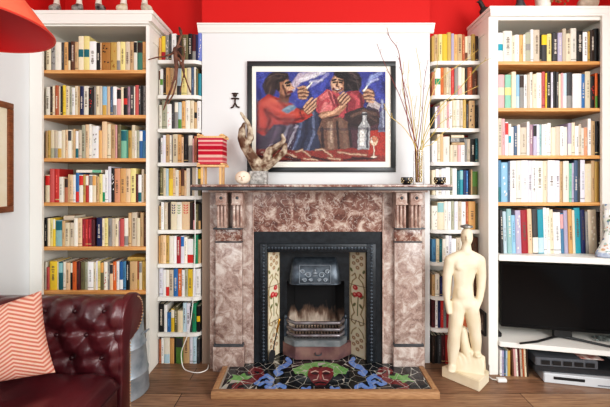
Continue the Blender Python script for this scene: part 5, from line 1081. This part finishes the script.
top_orn(100, 2.228, zA_, 'white figurine with dark narrow foot in middle of bookcase top', g3, -1, .017, .026)
top_orn(122.5, 2.228, zA_, 'white figurine with sandy foot, second on bookcase top from alcove', mat('mottled_sand', (176, 158, 120), .5, c2=(216, 206, 186), scale=30), 1, .018)
top_orn(146, 2.228, zA_, 'white figurine with taupe foot at bookcase corner beside the alcove', g2, -1, .017)
zD_ = topD+.0005; Y = 2.24
b = MB(); c = Vector((WX(487, 2.34), 2.34, zD_)); b.ball((c.x, c.y, c.z+.03), (.05, .03, .0295), 16, 10).cone_seg((c.x-.02, c.y, c.z+.045), (c.x-.045, c.y, c.z+.095), .016, .013).cone_seg((c.x-.045, c.y, c.z+.095), (c.x-.072, c.y, c.z+.092), .009, .003).cone_seg((c.x+.035, c.y, c.z+.03), (c.x+.085, c.y, c.z+.05), .012, .006)
tag(b.remeshed('bird_ornament', mat('dark_wood', (44, 32, 30), .5), None, .004, 3), 'dark carved bird at the corner of bookcase above the television', 'bird ornament')
b = MB().lathe(WX(520, Y), Y, [(.034, zD_), (.036, zD_+.008), (.022, zD_+.04), (.016, zD_+.10), (.024, zD_+.15), (.018, zD_+.17), (.014, zD_+.17)], 24); tag(b.build('pewter_vase', mat('pewter', (86, 88, 92), .4, .6)), 'slim dark pewter vase on top of the bookcase above television', 'vase')
po = thing('flower_pot', 'white pot of dried brown flowers on top of the bookcase', 'pot plant', (WX(543, Y), Y, zD_)); cx = WX(543, Y)
MB().lathe(cx, Y, [(.034, zD_), (.040, zD_+.01), (.046, zD_+.08), (.042, zD_+.08), (.038, zD_+.03)], 24).build('pot', CERW, po)
b = MB(); r4 = random.Random(2)
for k in range(60):
    a = r4.uniform(-.6, 1.2); e = Vector((cx+.03+.12*math.sin(a)*r4.uniform(.4, 1), Y-.05*r4.random(), zD_+.02+.12*r4.random())); b.tube([(cx+r4.uniform(-.02, .02), Y+r4.uniform(-.02, .02), zD_+.07), ((cx+e.x)/2, (Y+e.y)/2-.02, zD_+.13), e], .0016, 5); b.ball(e, r4.uniform(.004, .009), 7, 5)
b.build('dried_flower', mat('dried_brown', (110, 70, 44), .8, c2=(176, 126, 80), scale=50), po)
b = MB(); cx = WX(589, Y); b.cone_seg((cx-.03, Y, zD_+.035), (cx+.025, Y, zD_+.04), (.04, .035, .035), (.035, .03, .038)); b.cone_seg((cx, Y, zD_+.06), (cx+.01, Y, zD_+.12), .03, .02)
tag(b.remeshed('stone_head', mat('taupe_stone', (150, 134, 116), .7, c2=(186, 172, 154), scale=18), None, .005, 4), 'rounded taupe carved stone on top of bookcase beside dried flowers', 'carved stone')

# ------------------------------------------------------------------ red pendant lamp
lz, lx, ly, lr = 1.640, -.985, 1.017, .224
lp = thing('pendant_lamp', 'coral red conical lampshade hanging near the side wall above sofa', 'lamp', (lx, ly, lz))
REDS = bpy.data.materials.new('red_shade_inside'); n_, l_, b_ = nodes(REDS); b_.inputs['Roughness'].default_value = .45
gm = n_.new('ShaderNodeNewGeometry'); mx = n_.new('ShaderNodeMix'); mx.data_type = 'RGBA'; l_.new(gm.outputs['Backfacing'], mx.inputs['Factor'])
mx.inputs['A'].default_value = (*lin((228, 104, 76)), 1); mx.inputs['B'].default_value = (*lin((206, 16, 18)), 1); l_.new(mx.outputs['Result'], b_.inputs['Base Color'])
nu, nv = 64, 16; a_, v_ = np.meshgrid(np.linspace(0, 2*np.pi, nu), np.linspace(0, 1, nv)); rr = lr+(.062-lr)*v_**1.0; zz = lz+.225*v_
sh_ = grid_mesh('lamp_shade', np.stack([lx+rr*np.cos(a_), ly+rr*np.sin(a_), zz], -1), None, REDS, lp)
MB().tube([(lx+lr*math.cos(k*2*math.pi/64), ly+lr*math.sin(k*2*math.pi/64), lz) for k in range(65)], .003, 6, False).build('shade_rim', mat('coral_metal', (214, 60, 46), .4), sh_)
MB().lathe(lx, ly, [(.064, lz+.224), (.05, lz+.25), (.022, lz+.27), (.02, lz+.31), (.006, lz+.32)], 24).build('lamp_cap', mat('coral_metal', (214, 60, 46), .4), lp)
MB().tube([(lx, ly, lz+.315), (lx, ly, 2.5), (lx, ly, 2.949)], .004, 8).build('cord', BLACK, lp)
MB().lathe(lx, ly, [(.018, lz+.245), (.02, lz+.16), (.016, lz+.13)], 16).build('bulb_holder', WCABLE, lp)
MB().ball((lx, ly, lz+.085), (.042, .042, .05), 20, 14).build('bulb', mat('frosted_bulb', (226, 206, 204), .3), lp)

# ------------------------------------------------------------------ sofa
so = thing('chesterfield_sofa', 'oxblood leather buttoned chesterfield sofa along the side wall', 'sofa', (-1.24, .85, 0))
FX = -.785; BXW = XL+.02; AY = 1.50; LEN0 = -.15
def tuft(p_, q_, puff): return puff*(abs(math.sin(math.pi*p_))*abs(math.sin(math.pi*q_)))**.42
def arm_profile(inner=0.):
    """(offset across the arm, height, outward normal) from the seat up over the roll and down the outside."""
    pr = []; c, zc, r = .105, .598, .098
    for k in range(26): pr.append((0.0 + .002*math.sin(k), .34+.22*k/25, (-1, 0)))
    for k in range(1, 46):
        a = math.pi + .38 - (math.pi+.38+1.05)*k/45; pr.append((c+r*math.cos(a), zc+r*math.sin(a), (math.cos(a), math.sin(a))))
    return pr
PRF = arm_profile()
arc = [0.]
for a, c in zip(PRF, PRF[1:]): arc.append(arc[-1]+math.hypot(c[0]-a[0], c[1]-a[1]))
BUT = []
def roll(name, axis, s0, s1, base, sign, step=.006):
    """A buttoned rolled wall: runs along axis from s0 to s1; its inner face stands at base and the roll leans to sign."""
    n = max(8, int(abs(s1-s0)/step)); pts = np.zeros((len(PRF), n, 3)); A_, B_ = .125, .100
    for j, (o_, z, nm) in enumerate(PRF):
        for i in range(n):
            s = s0+(s1-s0)*i/(n-1); t = arc[j]
            p_ = (s+.86)/A_/1. ; q_ = (t-.318)/(2*B_)
            u_, v_ = p_/1.0, q_
            fade = min(1, max(0, (.425-t)/.085)) * min(1, t/.03) * min(1, min(abs(s-s0), abs(s-s1))/.035)
            ss = u_+v_; dd = u_-v_; du = (ss-round(ss)), (dd-round(dd))
            dist = math.hypot((du[0]+du[1])/2*A_, (du[0]-du[1])*B_)
            pf = (.010*(abs(math.sin(math.pi*ss))*abs(math.sin(math.pi*dd)))**.5 + .026*(1-math.exp(-(dist/.032)**1.5)))*fade
            oo, zz_ = o_+nm[0]*(pf-.012), z+nm[1]*(pf-.012)
            w_ = base+sign*oo
            pts[j, i] = (s, w_, zz_) if axis == 'x' else (w_, s, zz_)
    return grid_mesh(name, pts, None, LEATHER, so)
roll('arm', 'x', BXW+.1, FX+.012, AY, 1)
for row in (-2, -1, 0):
    t = .318+row*.100; j = min(range(len(arc)), key=lambda k: abs(arc[k]-t)); o_, z, nm = PRF[j]
    for k in range(7):
        s = -.86-.125*k - (.0625 if row == -1 else 0)
        if s > FX-.04 or s < BXW+.16: continue
        MB().ball((s, AY+o_+nm[0]*-.009, z+nm[1]*-.009), (.010, .010, .010), 12, 8).build('button', LEATHERD, so)
# arm end scroll, with studs
out = [(o_, z) for o_, z, nm in PRF]; out = [(0, .10)] + out + [(.075, .50), (.075, .10)]
cyc = [(AY+o_*1.0, z) for o_, z in out]
def scroll(cyc, name):
    n = len(cyc); b = MB(); rings = []
    ar = sum(cyc[i][0]*cyc[(i+1) % n][1]-cyc[(i+1) % n][0]*cyc[i][1] for i in range(n)); sg = 1 if ar > 0 else -1
    for ins, x in ((0, FX-.016), (0, FX+.004), (.002, FX+.010), (.006, FX+.0135), (.011, FX+.0145)):
        rg = []
        for i, (y, z) in enumerate(cyc):
            t = Vector((cyc[(i+1) % n][0]-cyc[i-1][0], cyc[(i+1) % n][1]-cyc[i-1][1])).normalized(); nn = Vector((-t.y, t.x))*sg
            rg.append(b.bm.verts.new((x, y+nn.x*ins, z+nn.y*ins)))
        rings.append(rg)
    for p_, q_ in zip(rings, rings[1:]):
        for i in range(n): b.bm.faces.new((p_[i], p_[(i+1) % n], q_[(i+1) % n], q_[i]))
    b.bm.faces.new(rings[0]); b.bm.faces.new(rings[-1])
    b.build(name, LEATHER, so, True, 80)
scroll(cyc, 'arm_front')
b = MB(); path = [(AY+.066, .13+.36*k/28) for k in range(29)] + [(AY+.105+.080*math.cos(an), .598+.080*math.sin(an)) for an in [-1.15+(2.3)*k/13 for k in range(14)]]
for yy, zz in path: b.ball((FX+.0155, yy, zz), .0042, 8, 5)
b.tube([(FX+.0135, yy, zz) for yy, zz in path], .0012, 5)
b.build('stud_trim', mat('antique_stud', (176, 146, 118), .35, .6), so)
MB().box(BXW+.1, FX-.0125, AY+.012, AY+.074, .10, .56).build('arm_core', LEATHERD, so, False)
# back along the wall and the near arm
roll('back', 'y', LEN0+.12, AY+.05, BXW+.22, -1, .008)
MB().box(BXW+.01, BXW+.2, LEN0+.02, AY+.012, .10, .56).build('back_core', LEATHERD, so, False)
roll('arm', 'x', BXW+.1, FX+.012, LEN0+.06, -1, .01)
MB().box(BXW+.201, FX-.0125, LEN0-.01, LEN0+.055, .10, .56).build('arm_core', LEATHERD, so, False)
scroll([(LEN0+.06-o_, z) for o_, z in out], 'arm_front')
MB().box(BXW+.2, FX-.002, LEN0+.065, AY-.003, .095, .255, .012).build('seat_base', LEATHER, so)
# seat cushion
nu, nv = 60, 90; x0, x1, y0, y1 = BXW+.20, FX+.012, LEN0+.07, AY-.008; U, V_ = np.meshgrid(np.linspace(-1, 1, nu), np.linspace(-1, 1, nv))
ed = ((1-np.abs(U)**9)*(1-np.abs(V_)**30)).clip(0)**.45
zt_ = .345+.083*ed+.012*(1-U**2)*(1-V_**2)+.003*np.sin(U*5+V_*9)*ed+.002*np.sin(U*11-V_*7)*ed
grid_mesh('seat_cushion', np.stack([(x0+x1)/2+(x1-x0)/2*U, (y0+y1)/2+(y1-y0)/2*V_, zt_], -1), None, LEATHER, so)
b = MB(); rr_ = .018; b.box(x0+.004, x1-.004, y0+.004, y1-.004, .257, .347, .016); b.build('seat_cushion_side', LEATHER, so)
MB().tube([(x1-.003, y0+.01, .347), (x1-.001, (y0+y1)/2, .348), (x1-.003, y1-.01, .347)], .005, 8).build('piping', LEATHERD, so)
for xx in (BXW+.12, FX-.05):
    for yy in (LEN0+.06, AY+.03): MB().lathe(xx, yy, [(.020, 0), (.026, .02), (.032, .06), (.028, .094)], 16).build('foot', mat('dark_oak', (52, 32, 22), .4), so)

# cushion
cu = [Vector((-1.33, 1.205, .690)), P(41.5, 290.5, 1.375), P(55.5, 372.5, 1.345), Vector((-1.315, 1.185, .475))]
n = 170; U, V_ = np.meshgrid(np.linspace(0, 1, n), np.linspace(0, 1, n)); a = np.array([list(k) for k in cu])
bil = ((1-U)*(1-V_))[..., None]*a[0] + (U*(1-V_))[..., None]*a[1] + (U*V_)[..., None]*a[2] + ((1-U)*V_)[..., None]*a[3]
nr = np.cross(a[1]-a[0], a[3]-a[0]); nr /= np.linalg.norm(nr); nr = nr if nr[1] < 0 else -nr
us, vs_ = U*2-1, V_*2-1; bow = np.clip((1-us**2)*(1-vs_**2), 0, 1)**.42
ctr = a.mean(0); pull = (1-.05*((us**2)*(1-vs_**2)+(vs_**2)*(1-us**2)))[..., None]; bil = ctr+(bil-ctr)*pull
cw = thing('chevron_cushion', 'salmon and cream chevron cushion leaning on the leather sofa arm', 'cushion', tuple(ctr))
Lx = U*.42; Ly = V_*.40; zig = .062*np.abs(((Lx/.085+.35) % 2)-1); ph = ((Ly+zig)/.0205) % 1
p = Paint(Lx, Ly, (182, 108, 92)); p.put(np.clip((np.abs(ph-.5)-.20)/.10, 0, 1)*1., (218, 180, 162), .95)
grid_mesh('cushion_front', bil+nr*(.058*bow)[..., None], p.c, VCF, cw); grid_mesh('cushion_back', bil-nr*(.045*bow)[..., None], p.c, VCF, cw)

# galvanised tub behind the sofa arm
gx, gy_ = -1.062, 2.045; gt = thing('galvanised_tub', 'galvanised metal tub standing on the floor behind the sofa arm', 'tub', (gx, gy_, 0))
MB().lathe(gx, gy_, [(.150, .0), (.154, .004), (.152, .02), (.148, .11), (.151, .118), (.146, .126), (.134, .26), (.138, .268), (.132, .276), (.118, .41), (.123, .418), (.121, .425), (.114, .425), (.112, .40), (.14, .03), (.002, .02)], 48).build('body', ZINC, gt)
b = MB(); 
for s in (-1, 1): b.tube([(gx+s*.128, gy_-.02, .33), (gx+s*.155, gy_-.02, .345), (gx+s*.155, gy_+.02, .345), (gx+s*.128, gy_+.02, .33)], .004, 8)
b.build('handle', ZINC, gt)
